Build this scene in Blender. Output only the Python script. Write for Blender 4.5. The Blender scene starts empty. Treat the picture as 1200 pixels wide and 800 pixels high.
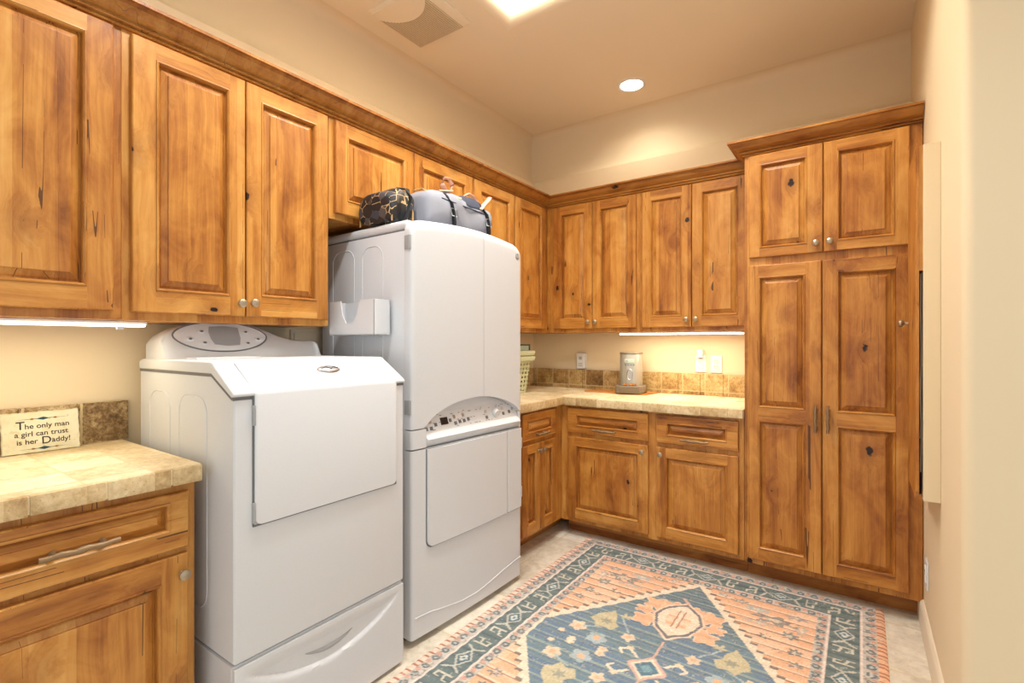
import bpy, bmesh, math, random
import numpy as np
from mathutils import Vector, Matrix
random.seed(7)
PI = math.pi
S = bpy.context.scene
COL = S.collection

# ------------------------------------------------------------------ camera
cam_d = bpy.data.cameras.new('camera')
cam_d.sensor_width = 36.0
cam_d.lens = 583.19 / 1200 * 36
cam_d.shift_y = 1.03 / 1200
cam_d.clip_start = 0.02
cam = bpy.data.objects.new('camera', cam_d)
cam.location = (2.2459, -3.5205, 1.2724)
cam.rotation_euler = (PI / 2, 0, 0.61037)
COL.objects.link(cam)
S.camera = cam

# ------------------------------------------------------------------ world / exposure
world = bpy.data.worlds.new('world')
S.world = world
world.use_nodes = True
bg = world.node_tree.nodes['Background']
bg.inputs[0].default_value = (0.92, 0.97, 1.0, 1)
bg.inputs[1].default_value = 0.86
S.view_settings.view_transform = 'Standard'
S.view_settings.look = 'None'
S.view_settings.gamma = 1.0
S.view_settings.use_curve_mapping = False
S.view_settings.exposure = 0.30


def area_light(name, loc, rot, sx, sy, power, col=(1, 1, 1)):
    d = bpy.data.lights.new(name, 'AREA')
    d.shape = 'RECTANGLE'
    d.size, d.size_y = sx, sy
    d.energy = power
    d.color = col
    o = bpy.data.objects.new(name, d)
    o.location = loc
    o.rotation_euler = rot
    COL.objects.link(o)
    return o


def spot_light(name, loc, power, angle, blend, col, radius=0.05):
    d = bpy.data.lights.new(name, 'SPOT')
    d.energy = power
    d.spot_size = angle
    d.spot_blend = blend
    d.shadow_soft_size = radius
    d.color = col
    o = bpy.data.objects.new(name, d)
    o.location = loc
    COL.objects.link(o)
    return o


CEIL = 3.01
WARM = (1.0, 0.80, 0.55)
# daylight through the skylight, recessed can by the wall, two lamps added out of view
area_light('skylight_daylight', (1.10, -1.78, 3.60), (0, 0, 0), 0.75, 0.8, 34, (0.95, 0.98, 1.0))
spot_light('can_lamp', (0.981, -0.304, CEIL - 0.012), 12, math.radians(150), 0.6, (1, 0.93, 0.80), 0.06)
spot_light('added_fill_walkway', (1.08, -2.72, CEIL - 0.012), 70, math.radians(150), 0.5, (0.97, 0.98, 1.0), 0.07)  # added out of view to brighten the left wall, no fixture
spot_light('added_fill_rug', (1.78, -1.32, CEIL - 0.012), 42, math.radians(150), 0.6, (1, 0.96, 0.88), 0.07)  # added out of view to lift the tall cabinet and rug
# under-cabinet strips left and back, plus an added corner lamp
area_light('strip_lamp_left', (0.24, -3.14, 1.312), (0, 0, 0), 0.03, 0.52, 0.62, (1, 0.80, 0.42))
area_light('strip_lamp_back', (1.27, -0.235, 1.322), (0, 0, 0), 0.74, 0.03, 2.7, (1, 0.86, 0.60))
area_light('added_glow_corner', (0.20, -0.80, 1.330), (0, 0, 0), 0.03, 0.6, 1.5, (1, 0.84, 0.56))  # lamp added for the warm glow in this corner, no fixture


# ------------------------------------------------------------------ node helpers
def srgb(r, g, b):
    f = lambda c: ((c / 255) / 12.92) if c / 255 <= 0.04045 else (((c / 255) + 0.055) / 1.055) ** 2.4
    return (f(r), f(g), f(b), 1)


class NT:
    def __init__(s, name):
        s.m = bpy.data.materials.new(name)
        s.m.use_nodes = True
        s.t = s.m.node_tree
        s.b = s.t.nodes['Principled BSDF']

    def n(s, typ, **kw):
        nd = s.t.nodes.new(typ)
        for k, v in kw.items():
            if k.startswith('i_'):
                k = k[2:]
                nd.inputs[int(k) if k.isdigit() else k.replace('_', ' ')].default_value = v
            else:
                setattr(nd, k, v)
        return nd

    def l(s, a, b):
        s.t.links.new(a, b)

    def math(s, op, a, b=None, c=None, clamp=False):
        nd = s.t.nodes.new('ShaderNodeMath')
        nd.operation = op
        nd.use_clamp = clamp
        for i, x in enumerate((a, b, c)):
            if x is None:
                continue
            if isinstance(x, (int, float)):
                nd.inputs[i].default_value = x
            else:
                s.l(x, nd.inputs[i])
        return nd.outputs[0]

    def vmath(s, op, a, b):
        nd = s.t.nodes.new('ShaderNodeVectorMath')
        nd.operation = op
        for i, x in enumerate((a, b)):
            if isinstance(x, (tuple, list)):
                nd.inputs[i].default_value = x
            else:
                s.l(x, nd.inputs[i])
        return nd.outputs[0]

    def mix(s, fac, a, b):
        nd = s.t.nodes.new('ShaderNodeMix')
        nd.data_type = 'RGBA'
        for i, x in ((0, fac), (6, a), (7, b)):
            if isinstance(x, (int, float, tuple, list)):
                nd.inputs[i].default_value = x
            else:
                s.l(x, nd.inputs[i])
        return nd.outputs[2]

    def ramp(s, fac, stops):
        nd = s.t.nodes.new('ShaderNodeValToRGB')
        el = nd.color_ramp.elements
        while len(el) < len(stops):
            el.new(0.5)
        for e, (p, c) in zip(el, stops):
            e.position = p
            e.color = c if len(c) == 4 else (*c, 1)
        s.l(fac, nd.inputs[0])
        return nd.outputs[0]

    def noise(s, vec, scale, detail=3, rough=0.55, dist=0.0):
        nd = s.n('ShaderNodeTexNoise', i_Scale=scale, i_Detail=detail, i_Roughness=rough, i_Distortion=dist)
        s.l(vec, nd.inputs['Vector'])
        return nd.outputs['Fac']

    def objvec(s, offset=True):
        tc = s.n('ShaderNodeTexCoord')
        v = tc.outputs['Object']
        if offset:
            oi = s.n('ShaderNodeObjectInfo')
            cb = s.n('ShaderNodeCombineXYZ')
            for i, k in enumerate((17.3, 9.1, 23.7)):
                s.l(s.math('MULTIPLY', oi.outputs['Random'], k), cb.inputs[i])
            v = s.vmath('ADD', v, cb.outputs[0])
        return v

    def scaled(s, v, sc):
        return s.vmath('MULTIPLY', v, sc)

    def bump(s, h, strength, dist=0.01):
        nd = s.n('ShaderNodeBump', i_Strength=strength, i_Distance=dist)
        s.l(h, nd.inputs['Height'])
        s.l(nd.outputs[0], s.b.inputs['Normal'])

    def base(s, c):
        if isinstance(c, (tuple, list)):
            s.b.inputs['Base Color'].default_value = c
        else:
            s.l(c, s.b.inputs['Base Color'])

    def set(s, **kw):
        for k, v in kw.items():
            s.b.inputs[k.replace('_', ' ')].default_value = v
        return s.m


def plain(name, c, rough=0.5, metal=0.0, bump=0.0, bscale=200):
    t = NT(name)
    v = t.objvec(False)
    n = t.noise(v, bscale, 2)
    t.base(t.mix(n, tuple(x * 0.96 for x in c[:3]) + (1,), tuple(min(1, x * 1.04) for x in c[:3]) + (1,)))
    if bump:
        t.bump(n, bump, 0.002)
    return t.set(Roughness=rough, Metallic=metal)


def wood(name, horiz=False, tone=1.0, red=0.0):
    """knotty alder with a honey stain; grain runs along local z (or x when horiz)"""
    t = NT(name)
    v = t.objvec()
    sp = t.n('ShaderNodeSeparateXYZ')
    t.l(v, sp.inputs[0])
    a, g = (sp.outputs[2], sp.outputs[0]) if horiz else (sp.outputs[0], sp.outputs[2])
    cb = t.n('ShaderNodeCombineXYZ')
    t.l(a, cb.inputs[0]); t.l(sp.outputs[1], cb.inputs[1]); t.l(g, cb.inputs[2])
    u = cb.outputs[0]                                            # x across, z along the grain
    wob = t.noise(u, 3.2, 2)
    wobv = t.n('ShaderNodeCombineXYZ')
    t.l(t.math('MULTIPLY', t.math('SUBTRACT', wob, 0.5), 0.035), wobv.inputs[0])
    ud = t.vmath('ADD', u, wobv.outputs[0])
    # knots: a voronoi cell centre in some of the cells, with a swirl of grain round it
    kv = t.n('ShaderNodeTexVoronoi', i_Scale=1.0, i_Randomness=1.0)
    t.l(t.scaled(u, (7.0, 7.0, 4.6)), kv.inputs['Vector'])
    kc = t.n('ShaderNodeSeparateColor')
    t.l(kv.outputs['Color'], kc.inputs[0])
    has = t.math('GREATER_THAN', kc.outputs[0], 0.32)
    kd = t.math('ADD', kv.outputs['Distance'], t.math('MULTIPLY', t.math('SUBTRACT', t.noise(u, 60, 3), 0.5), 0.16))
    knot = t.math('MULTIPLY', has, t.math('SUBTRACT', 1.0, t.math('DIVIDE', kd, t.math('MULTIPLY_ADD', kc.outputs[1], 0.080, 0.045)), clamp=True), clamp=True)
    halo = t.math('MULTIPLY', has, t.math('SUBTRACT', 1.0, t.math('DIVIDE', kd, 0.38), clamp=True), clamp=True)
    rings = t.math('MULTIPLY', halo, 0.07)
    rv = t.n('ShaderNodeCombineXYZ')
    t.l(rings, rv.inputs[0])
    ud = t.vmath('ADD', ud, rv.outputs[0])
    streak = t.noise(t.scaled(ud, (26, 26, 1.1)), 1.0, 5, 0.62)
    fine = t.noise(t.scaled(ud, (150, 150, 3.0)), 1.0, 3, 0.6)
    cloud = t.noise(t.scaled(u, (9, 9, 4.2)), 1.0, 5, 0.62, 0.9)
    # glued-up boards of slightly different tone
    bd = t.math('FLOOR', t.math('DIVIDE', a, 0.088))
    wn = t.n('ShaderNodeTexWhiteNoise', noise_dimensions='1D')
    t.l(bd, wn.inputs['W'])
    k = t.math('ADD', t.math('MULTIPLY', streak, 0.40), t.math('MULTIPLY', cloud, 0.48))
    k = t.math('ADD', k, t.math('MULTIPLY', fine, 0.16))
    k = t.math('ADD', k, t.math('MULTIPLY', t.math('SUBTRACT', wn.outputs['Value'], 0.5), 0.15))
    T = lambda r, gg, b: tuple(min(255, x * tone) for x in (r, gg - red * 8, b - red * 6))
    col = t.ramp(k, [(0.30, srgb(*T(122, 68, 24))), (0.43, srgb(*T(176, 111, 44))),
                     (0.56, srgb(*T(208, 145, 66))), (0.74, srgb(*T(232, 178, 98)))])
    col = t.mix(t.math('MULTIPLY', halo, 0.62), col, srgb(*T(132, 72, 28)))
    col = t.mix(t.math('MULTIPLY', t.math('GREATER_THAN', knot, 0.05), t.math('MULTIPLY_ADD', knot, 1.8, 0.45, clamp=True)), col, srgb(34, 15, 6))
    # short dark season cracks along the grain
    cn = t.noise(t.scaled(u, (15, 15, 0.28)), 1.0, 2, 0.35)
    cm = t.noise(t.scaled(u, (13, 13, 6)), 1.0, 1)
    crack = t.math('MULTIPLY', t.math('LESS_THAN', t.math('ABSOLUTE', t.math('SUBTRACT', cn, 0.5)), 0.0034), t.math('GREATER_THAN', cm, 0.55))
    col = t.mix(t.math('MULTIPLY', crack, 0.85), col, srgb(66, 34, 14))
    t.base(col)
    t.bump(t.math('ADD', fine, t.math('MULTIPLY', knot, -2.0)), 0.12, 0.002)
    return t.set(Roughness=0.36, Specular_IOR_Level=0.42)


def stone(name, tile=0.148, dark=0.0, rough=0.55, cols=None, tiled_axes=(0, 1), grout=True, mottle=46, tile_off=(0.0, 0.0)):
    """tumbled travertine: tiles of different tone, pitted, light grout"""
    t = NT(name)
    v = t.objvec(False)
    sp = t.n('ShaderNodeSeparateXYZ')
    t.l(v, sp.inputs[0])
    A = t.math('DIVIDE', t.math('ADD', sp.outputs[tiled_axes[0]], tile_off[0]), tile)
    B = t.math('DIVIDE', t.math('ADD', sp.outputs[tiled_axes[1]], tile_off[1]), tile)
    cb = t.n('ShaderNodeCombineXYZ')
    t.l(t.math('FLOOR', A), cb.inputs[0]); t.l(t.math('FLOOR', B), cb.inputs[1])
    wn = t.n('ShaderNodeTexWhiteNoise', noise_dimensions='2D')
    t.l(cb.outputs[0], wn.inputs['Vector'])
    off = t.vmath('ADD', v, t.vmath('MULTIPLY', wn.outputs['Color'], (7, 7, 7)))
    big = t.noise(t.scaled(off, (9, 9, 9)), 1.0, 4, 0.6, 0.5)
    fine = t.noise(off, mottle, 5, 0.72)
    pits = t.noise(off, mottle * 2.2, 2, 0.6)
    cols = cols or [(0.28, srgb(186, 158, 114)), (0.44, srgb(218, 196, 154)), (0.57, srgb(234, 217, 182)), (0.74, srgb(244, 233, 208))]
    k = t.math('ADD', t.math('MULTIPLY', big, 0.5), t.math('MULTIPLY', fine, 0.5))
    k = t.math('ADD', k, t.math('MULTIPLY', t.math('SUBTRACT', wn.outputs['Value'], 0.5), 0.20))
    col = t.ramp(k, cols)
    col = t.mix(t.math('MULTIPLY', t.math('GREATER_THAN', pits, 0.66 - dark * 0.05), 0.5), col, cols[0][1])
    h = t.math('ADD', t.math('MULTIPLY', fine, 0.6), t.math('MULTIPLY', t.math('GREATER_THAN', pits, 0.66), -0.5))
    if grout:
        wob = t.math('MULTIPLY', t.math('SUBTRACT', t.noise(v, 40, 2), 0.5), 0.05)
        ga = t.math('ABSOLUTE', t.math('SUBTRACT', t.math('FRACT', t.math('ADD', A, wob)), 0.5))
        gb = t.math('ABSOLUTE', t.math('SUBTRACT', t.math('FRACT', t.math('ADD', B, wob)), 0.5))
        gm = t.math('GREATER_THAN', t.math('MAXIMUM', ga, gb), 0.5 - 0.0036 / tile)
        col = t.mix(t.math('MULTIPLY', gm, 0.75), col, srgb(214, 194, 150))
        h = t.math('SUBTRACT', h, t.math('MULTIPLY', gm, 1.2))
    t.base(col)
    t.bump(h, 0.45, 0.004)
    return t.set(Roughness=rough)


def paint(name, c):
    t = NT(name)
    v = t.objvec(False)
    n = t.noise(v, 90, 4)
    n2 = t.noise(v, 2.0, 2)
    t.base(t.mix(n2, tuple(x * 0.97 for x in c[:3]) + (1,), c))
    t.bump(n, 0.06, 0.003)
    return t.set(Roughness=0.7)


def emis(name, c, st):
    t = NT(name)
    t.base(c)
    t.b.inputs['Emission Color'].default_value = c
    t.b.inputs['Emission Strength'].default_value = st
    return t.m


M = {}
M['wood'] = wood('alder_vertical_grain', False, 0.94, 0.3)
M['woodh'] = wood('alder_horizontal_grain', True, 0.94, 0.3)
M['toe'] = wood('alder_toe_board', True, 0.86, 1.0)
M['crown'] = wood('alder_crown_grain', True, 0.87, 0.6)
M['paint'] = paint('cream_wall_paint', srgb(233, 214, 180))
M['ceilpaint'] = paint('tan_ceiling_paint', srgb(243, 229, 204))
M['baseb'] = paint('beige_baseboard_paint', srgb(226, 212, 188))
M['counter'] = stone('travertine_counter', 0.148)
M['edge'] = stone('travertine_edge', 0.148, grout=False, mottle=60,
                  cols=[(0.30, srgb(158, 124, 80)), (0.44, srgb(196, 166, 118)), (0.56, srgb(218, 192, 146)), (0.72, srgb(236, 218, 180))])
M['grout'] = plain('pale_grout', srgb(226, 208, 170), 0.9, 0, 0.5, 300)
M['splash'] = stone('tumbled_splash_stone', 0.148, 1.0, tiled_axes=(0, 2), mottle=55, tile_off=(0.092, -0.914 + 0.148 * 10 - 0.0),
                    cols=[(0.30, srgb(112, 80, 40)), (0.44, srgb(160, 124, 72)), (0.56, srgb(196, 164, 108)), (0.74, srgb(226, 204, 160))])
M['splashdark'] = stone('dark_splash_stone', 0.148, 1.0, tiled_axes=(0, 2), mottle=75,
                        cols=[(0.36, srgb(72, 52, 30)), (0.47, srgb(118, 90, 54)), (0.56, srgb(160, 132, 90)), (0.70, srgb(214, 194, 156))])
M['floor'] = stone('travertine_floor', 0.405, 0, 0.42, mottle=26, tile_off=(0.16, 0.28),
                   cols=[(0.28, srgb(196, 184, 164)), (0.45, srgb(222, 212, 194)), (0.58, srgb(236, 228, 212)), (0.75, srgb(244, 239, 228))])
M['white'] = plain('white_enamel', srgb(216, 218, 221), 0.46)
M['white'].node_tree.nodes['Principled BSDF'].inputs['Specular IOR Level'].default_value = 0.35
M['white2'] = plain('white_plastic', srgb(224, 225, 227), 0.42)
M['offwhite'] = plain('off_white_plastic', srgb(236, 234, 228), 0.4)
M['grey'] = plain('grey_gasket_and_gap_shade', srgb(112, 112, 114), 0.55)
M['darkgap'] = plain('dark_rubber', srgb(44, 43, 42), 0.7)
M['panelgrey'] = plain('pale_grey_panel', srgb(226, 227, 229), 0.5)
M['lcd'] = plain('grey_display', srgb(166, 167, 168), 0.4)
M['black'] = plain('black_plastic', srgb(28, 28, 30), 0.3)
M['chrome'] = plain('brushed_chrome', srgb(196, 196, 198), 0.3, 0.9)
M['silver'] = plain('champagne_silver', srgb(184, 180, 168), 0.36, 0.55)
M['pewter'] = plain('antique_pewter', srgb(176, 158, 132), 0.36, 0.75)
M['bronze'] = plain('rubbed_bronze', srgb(146, 120, 88), 0.5, 0.55, 0.4, 120)
M['base_grey'] = plain('taupe_plastic', srgb(122, 108, 90), 0.4)
M['kibble'] = plain('brown_kibble', srgb(170, 108, 48), 0.8)
M['mat'] = wood('mat_wood', True, 0.96, 1.2)
M['basket'] = plain('pale_green_plastic', srgb(206, 208, 168), 0.45)
M['boxgreen'] = plain('dark_green_card', srgb(70, 84, 66), 0.6)
M['boxpale'] = plain('pale_mint_card', srgb(190, 204, 184), 0.6)
M['grille'] = plain('taupe_grille', srgb(226, 206, 174), 0.6)
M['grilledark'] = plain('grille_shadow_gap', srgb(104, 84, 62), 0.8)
M['cotton'] = plain('grey_canvas', srgb(146, 148, 158), 0.9, 0, 0.6, 500)
M['navy'] = plain('navy_lining', srgb(60, 66, 82), 0.85, 0, 0.4, 400)
M['blackweb'] = plain('black_webbing', srgb(30, 30, 32), 0.8)
M['pink'] = plain('rose_tan_leather', srgb(222, 172, 146), 0.55)
M['tan'] = plain('tan_piping', srgb(186, 146, 96), 0.6)
M['brown'] = plain('door_gap_shade_brown', srgb(52, 30, 16), 0.8)
M['fringe'] = plain('cream_yarn', srgb(222, 208, 180), 0.9)
M['plaque'] = stone('cream_slate', 5.0, grout=False, mottle=18,
                    cols=[(0.25, srgb(206, 192, 150)), (0.45, srgb(226, 218, 184)), (0.6, srgb(234, 228, 200)), (0.8, srgb(240, 236, 214))])
M['ink'] = plain('dark_ink', srgb(62, 50, 42), 0.7)
M['inkblue'] = plain('teal_ink', srgb(44, 84, 100), 0.7)
M['inkgold'] = plain('gold_ink', srgb(176, 122, 52), 0.7)
M['led'] = emis('lit_strip_diffuser', (1, 0.90, 0.70, 1), 6.0)
M['bulb'] = emis('lit_can_lamp', (1, 0.90, 0.72, 1), 9.0)
M['skyglass'] = emis('skylight_glazing', (1, 0.97, 0.93, 1), 2.6)

# black-and-tan printed bag cloth
t = NT('black_tan_print')
v = t.objvec(False)
vo = t.n('ShaderNodeTexVoronoi', feature='DISTANCE_TO_EDGE', i_Scale=24.0)
t.l(v, vo.inputs['Vector'])
vc = t.n('ShaderNodeTexVoronoi', i_Scale=24.0)
t.l(v, vc.inputs['Vector'])
sc = t.n('ShaderNodeSeparateColor')
t.l(vc.outputs['Color'], sc.inputs[0])
cc = t.ramp(sc.outputs[0], [(0.35, srgb(26, 25, 28)), (0.50, srgb(66, 72, 86)), (0.68, srgb(84, 70, 54)), (0.80, srgb(40, 32, 28))])
ln = t.math('MULTIPLY', t.math('LESS_THAN', vo.outputs['Distance'], 0.028), t.math('GREATER_THAN', t.noise(v, 14, 2), 0.5))
t.base(t.mix(ln, cc, srgb(190, 160, 112)))
M['print'] = t.set(Roughness=0.6)


# ------------------------------------------------------------------ mesh helpers
def link(o):
    COL.objects.link(o)
    return o


def tag(o, label, cat, group=None):
    o['label'] = label
    o['category'] = cat
    if group:
        o['group'] = group
    return o


def thing(name, label, cat, loc=(0, 0, 0), rz=0.0, group=None):
    o = link(bpy.data.objects.new(name, None))
    o.empty_display_size = 0.05
    o.location = loc
    o.rotation_euler = (0, 0, rz)
    return tag(o, label, cat, group)


def obj(name, bm, mats, parent=None, loc=(0, 0, 0), smooth=None, rot=None, weld=True):
    if weld:
        bmesh.ops.remove_doubles(bm, verts=bm.verts, dist=1e-6)
    bmesh.ops.recalc_face_normals(bm, faces=bm.faces)
    me = bpy.data.meshes.new(name)
    bm.to_mesh(me)
    bm.free()
    for m in (mats if isinstance(mats, (list, tuple)) else [mats]):
        me.materials.append(m)
    if smooth is not None:
        try:
            me.shade_smooth()
            me.set_sharp_from_angle(angle=math.radians(smooth))
        except Exception:
            pass
    o = link(bpy.data.objects.new(name, me))
    o.location = loc
    if rot:
        o.rotation_euler = rot
    if parent:
        o.parent = parent
    return o


def struct(name, bm, mats, parent=None, smooth=None, **k):
    o = obj(name, bm, mats, parent, smooth=smooth, **k)
    if parent is None:
        o['kind'] = 'structure'
    return o


def box(bm, x0, x1, y0, y1, z0, z1, bev=0.0, seg=2, mi=0):
    r = bmesh.ops.create_cube(bm, size=1.0)
    vs = r['verts']
    for v in vs:
        v.co = Vector(((x0 + x1) / 2 + v.co.x * (x1 - x0), (y0 + y1) / 2 + v.co.y * (y1 - y0), (z0 + z1) / 2 + v.co.z * (z1 - z0)))
    fs = {f for v in vs for f in v.link_faces}
    for f in fs:
        f.material_index = mi
    if bev:
        es = list({e for v in vs for e in v.link_edges})
        rr = bmesh.ops.bevel(bm, geom=es, offset=bev, segments=seg, profile=0.6, affect='EDGES')
        for f in rr['faces']:
            f.material_index = mi
    return vs


def bx(*a, **k):
    bm = bmesh.new()
    box(bm, *a, **k)
    return bm


def quad(bm, pts, mi=0):
    f = bm.faces.new([bm.verts.new(p) for p in pts])
    f.material_index = mi
    return f


def loft(bm, rings, closed=True, cap=True, mi=0):
    R = [[bm.verts.new(p) for p in r] for r in rings]
    n = len(R[0])
    for a, b in zip(R[:-1], R[1:]):
        for i in range(n if closed else n - 1):
            j = (i + 1) % n
            f = bm.faces.new((a[i], a[j], b[j], b[i]))
            f.material_index = mi
    if cap:
        for r in (R[0], R[-1]):
            try:
                bm.faces.new(r).material_index = mi
            except ValueError:
                pass
    return R


def lathe(bm, prof, axis='z', n=24, origin=(0, 0, 0), mi=0, cap=True):
    rings = []
    for r, h in prof:
        ring = []
        for i in range(n):
            a = 2 * PI * i / n
            c, s = r * math.cos(a), r * math.sin(a)
            p = {'z': (c, s, h), 'y': (c, h, s), 'x': (h, c, s)}[axis]
            ring.append((p[0] + origin[0], p[1] + origin[1], p[2] + origin[2]))
        rings.append(ring)
    loft(bm, rings, True, cap, mi)


def tube(bm, pts, rad, n=8, mi=0, closed=False, flat=None):
    """tube along a polyline; flat=(wide, thin) gives a strap section"""
    pts = [Vector(p) for p in pts]
    rings = []
    up = Vector((0, 0, 1))
    N = len(pts)
    for i, p in enumerate(pts):
        a = pts[(i - 1) % N] if (closed or i > 0) else p
        b = pts[(i + 1) % N] if (closed or i < N - 1) else p
        d = (b - a).normalized()
        u = up if abs(d.z) < 0.9 else Vector((1, 0, 0))
        s = d.cross(u).normalized()
        w = s.cross(d).normalized()
        r = rad[i] if isinstance(rad, (list, tuple)) else rad
        ra, rb = (flat if flat else (r, r))
        rings.append([p + s * ra * math.cos(2 * PI * k / n) + w * rb * math.sin(2 * PI * k / n) for k in range(n)])
    if closed:
        rings.append(rings[0])
    loft(bm, rings, True, not closed, mi)


def prism(bm, poly, ax, t0, t1, mi=0, bev=0.0, seg=2):
    """extrude a 2-D polygon: ax='y' -> poly in (x,z); 'x' -> (y,z); 'z' -> (x,y)"""
    mk = {'y': lambda p, t: (p[0], t, p[1]), 'x': lambda p, t: (t, p[0], p[1]), 'z': lambda p, t: (p[0], p[1], t)}[ax]
    a = [bm.verts.new(mk(p, t0)) for p in poly]
    b = [bm.verts.new(mk(p, t1)) for p in poly]
    fs = [bm.faces.new(a), bm.faces.new(b)]
    n = len(poly)
    for i in range(n):
        fs.append(bm.faces.new((a[i], a[(i + 1) % n], b[(i + 1) % n], b[i])))
    for f in fs:
        f.material_index = mi
    if bev:
        bmesh.ops.recalc_face_normals(bm, faces=fs)
        es = [e for e in {e for f in fs for e in f.edges} if len(e.link_faces) == 2 and e.calc_face_angle(0) > 0.5]
        r = bmesh.ops.bevel(bm, geom=es, offset=bev, segments=seg, profile=0.6, affect='EDGES')
        for f in r['faces']:
            f.material_index = mi


def rrect(w, h, r, n=5, cx=0, cy=0):
    pts = []
    for qx, qy, a0 in ((1, 1, 0), (-1, 1, 90), (-1, -1, 180), (1, -1, 270)):
        for k in range(n + 1):
            a = math.radians(a0 + 90 * k / n)
            pts.append((cx + qx * (w / 2 - r) + r * math.cos(a), cy + qy * (h / 2 - r) + r * math.sin(a)))
    return pts


def sweep(bm, path, prof, mi=0, cap=True):
    """sweep profile (out, z) along a horizontal polyline path [(x,y)...] with mitred corners; out = left of travel"""
    rings = []
    P = [Vector(p) for p in path]
    for i, p in enumerate(P):
        d0 = (P[i] - P[i - 1]).normalized() if i > 0 else None
        d1 = (P[i + 1] - P[i]).normalized() if i < len(P) - 1 else None
        n0 = Vector((-d0.y, d0.x)) if d0 else None
        n1 = Vector((-d1.y, d1.x)) if d1 else None
        if n0 and n1:
            m = (n0 + n1).normalized()
            m = m / m.dot(n0)
        else:
            m = n0 or n1
        rings.append([(p.x + m.x * o, p.y + m.y * o, z) for o, z in prof])
    loft(bm, rings, True, cap, mi)


# ------------------------------------------------------------------ room shell
YB = -5.6            # how far the shell runs behind the camera
XR = 2.481           # right wall
XE = 4.2


def arc(cx, cy, r, a0, a1, n=6):
    return [(cx + r * math.cos(math.radians(a0 + (a1 - a0) * i / n)), cy + r * math.sin(math.radians(a0 + (a1 - a0) * i / n))) for i in range(n + 1)]


# wall profile (offset into the room, height): thicker lower wall, rounded ledge, upper wall set back, ceiling cove
SB = -0.055
prof = [(0.0, 0.0), (0.0, 1.3), (0.0, 2.600)]
prof += [(-0.012 + 0.012 * math.cos(a * PI / 12), 2.600 + 0.012 * math.sin(a * PI / 12)) for a in range(1, 5)]
for k in range(1, 9):                                        # concave blend up to the set-back wall
    u = k / 8
    a, b, c = Vector(prof[6]), Vector((SB + 0.004, 2.640)), Vector((SB, 2.720))
    prof.append(tuple((a * (1 - u) ** 2 + b * 2 * u * (1 - u) + c * u * u)))
prof += [(SB, 2.86)] + [(SB + 0.06 - 0.06 * math.cos(a * PI / 12), CEIL - 0.06 + 0.06 * math.sin(a * PI / 12)) for a in range(0, 7)]


def wall_strip(name, fn, ends):
    bm = bmesh.new()
    R = []
    for e in ends:
        R.append([bm.verts.new(fn(o, z, e)) for o, z in prof])
    for a, b in zip(R[:-1], R[1:]):
        for i in range(len(prof) - 1):
            bm.faces.new((a[i], a[i + 1], b[i + 1], b[i]))
    return struct(name, bm, M['paint'], smooth=50)


wall_strip('wall_left', lambda o, z, e: (o, (-o if e == 0 else e), z), [YB, -2.5, 0])
wall_strip('wall_back', lambda o, z, e: ((o if e == 0 else e), -o, z), [0, 1.3, XR])
# right wall with a rounded outer corner where the room widens towards the camera
bm = bmesh.new()
pl = [(XR, 0.06), (XR, -0.6), (XR, -1.2), (XR, -1.62)] + [(XR + 0.03 - 0.03 * math.cos(a * PI / 12), -1.62 - 0.03 * math.sin(a * PI / 12)) for a in range(1, 7)] + [(3.2, -1.65), (XE, -1.65)]
loft(bm, [[(x, y, 0) for x, y in pl], [(x, y, CEIL) for x, y in pl]], closed=False, cap=False)
struct('wall_right', bm, M['paint'], smooth=40)
# floor
bm = bmesh.new()
box(bm, -0.1, XE, YB, 0.1, -0.05, 0.0)
struct('floor', bm, M['floor'])
# ceiling with the skylight opening
SX0, SX1, SY0, SY1 = 0.70, 1.50, -2.20, -1.322
# cut out a wider hole and roll a bullnose into the well
rr = 0.055
bm2 = bmesh.new()
xs = [-0.08, SX0 - rr, SX1 + rr, XE]
ys = [YB, SY0 - rr, SY1 + rr, 0.08]
for i in range(3):
    for j in range(3):
        if i == 1 and j == 1:
            continue
        quad(bm2, [(xs[i], ys[j], CEIL), (xs[i + 1], ys[j], CEIL), (xs[i + 1], ys[j + 1], CEIL), (xs[i], ys[j + 1], CEIL)])
rings = []
for k in range(0, 8):
    a = (k / 7) * PI / 2
    o, z = rr - rr * math.sin(a), CEIL + rr - rr * math.cos(a)
    c = 0.012 + o
    pts = rrect(SX1 - SX0 + 2 * o, SY1 - SY0 + 2 * o, 0.012 if o > 0.001 else 0.012, 2, (SX0 + SX1) / 2, (SY0 + SY1) / 2)
    rings.append([(x, y, z) for x, y in pts])
rings.append([(x, y, 3.66) for x, y, z in rings[-1]])
loft(bm2, rings, True, False)
struct('ceiling', bm2, M['ceilpaint'], smooth=40)
bm = bmesh.new()
box(bm, SX0 - 0.05, SX1 + 0.05, SY0 - 0.05, SY1 + 0.05, 3.66, 3.70)
w = struct('window_1', bm, M['offwhite'])
bm = bmesh.new()
quad(bm, [(SX0 + 0.02, SY0 + 0.02, 3.655), (SX1 - 0.02, SY0 + 0.02, 3.655), (SX1 - 0.02, SY1 - 0.02, 3.655), (SX0 + 0.02, SY1 - 0.02, 3.655)])
obj('pane', bm, M['skyglass'], w)
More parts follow.
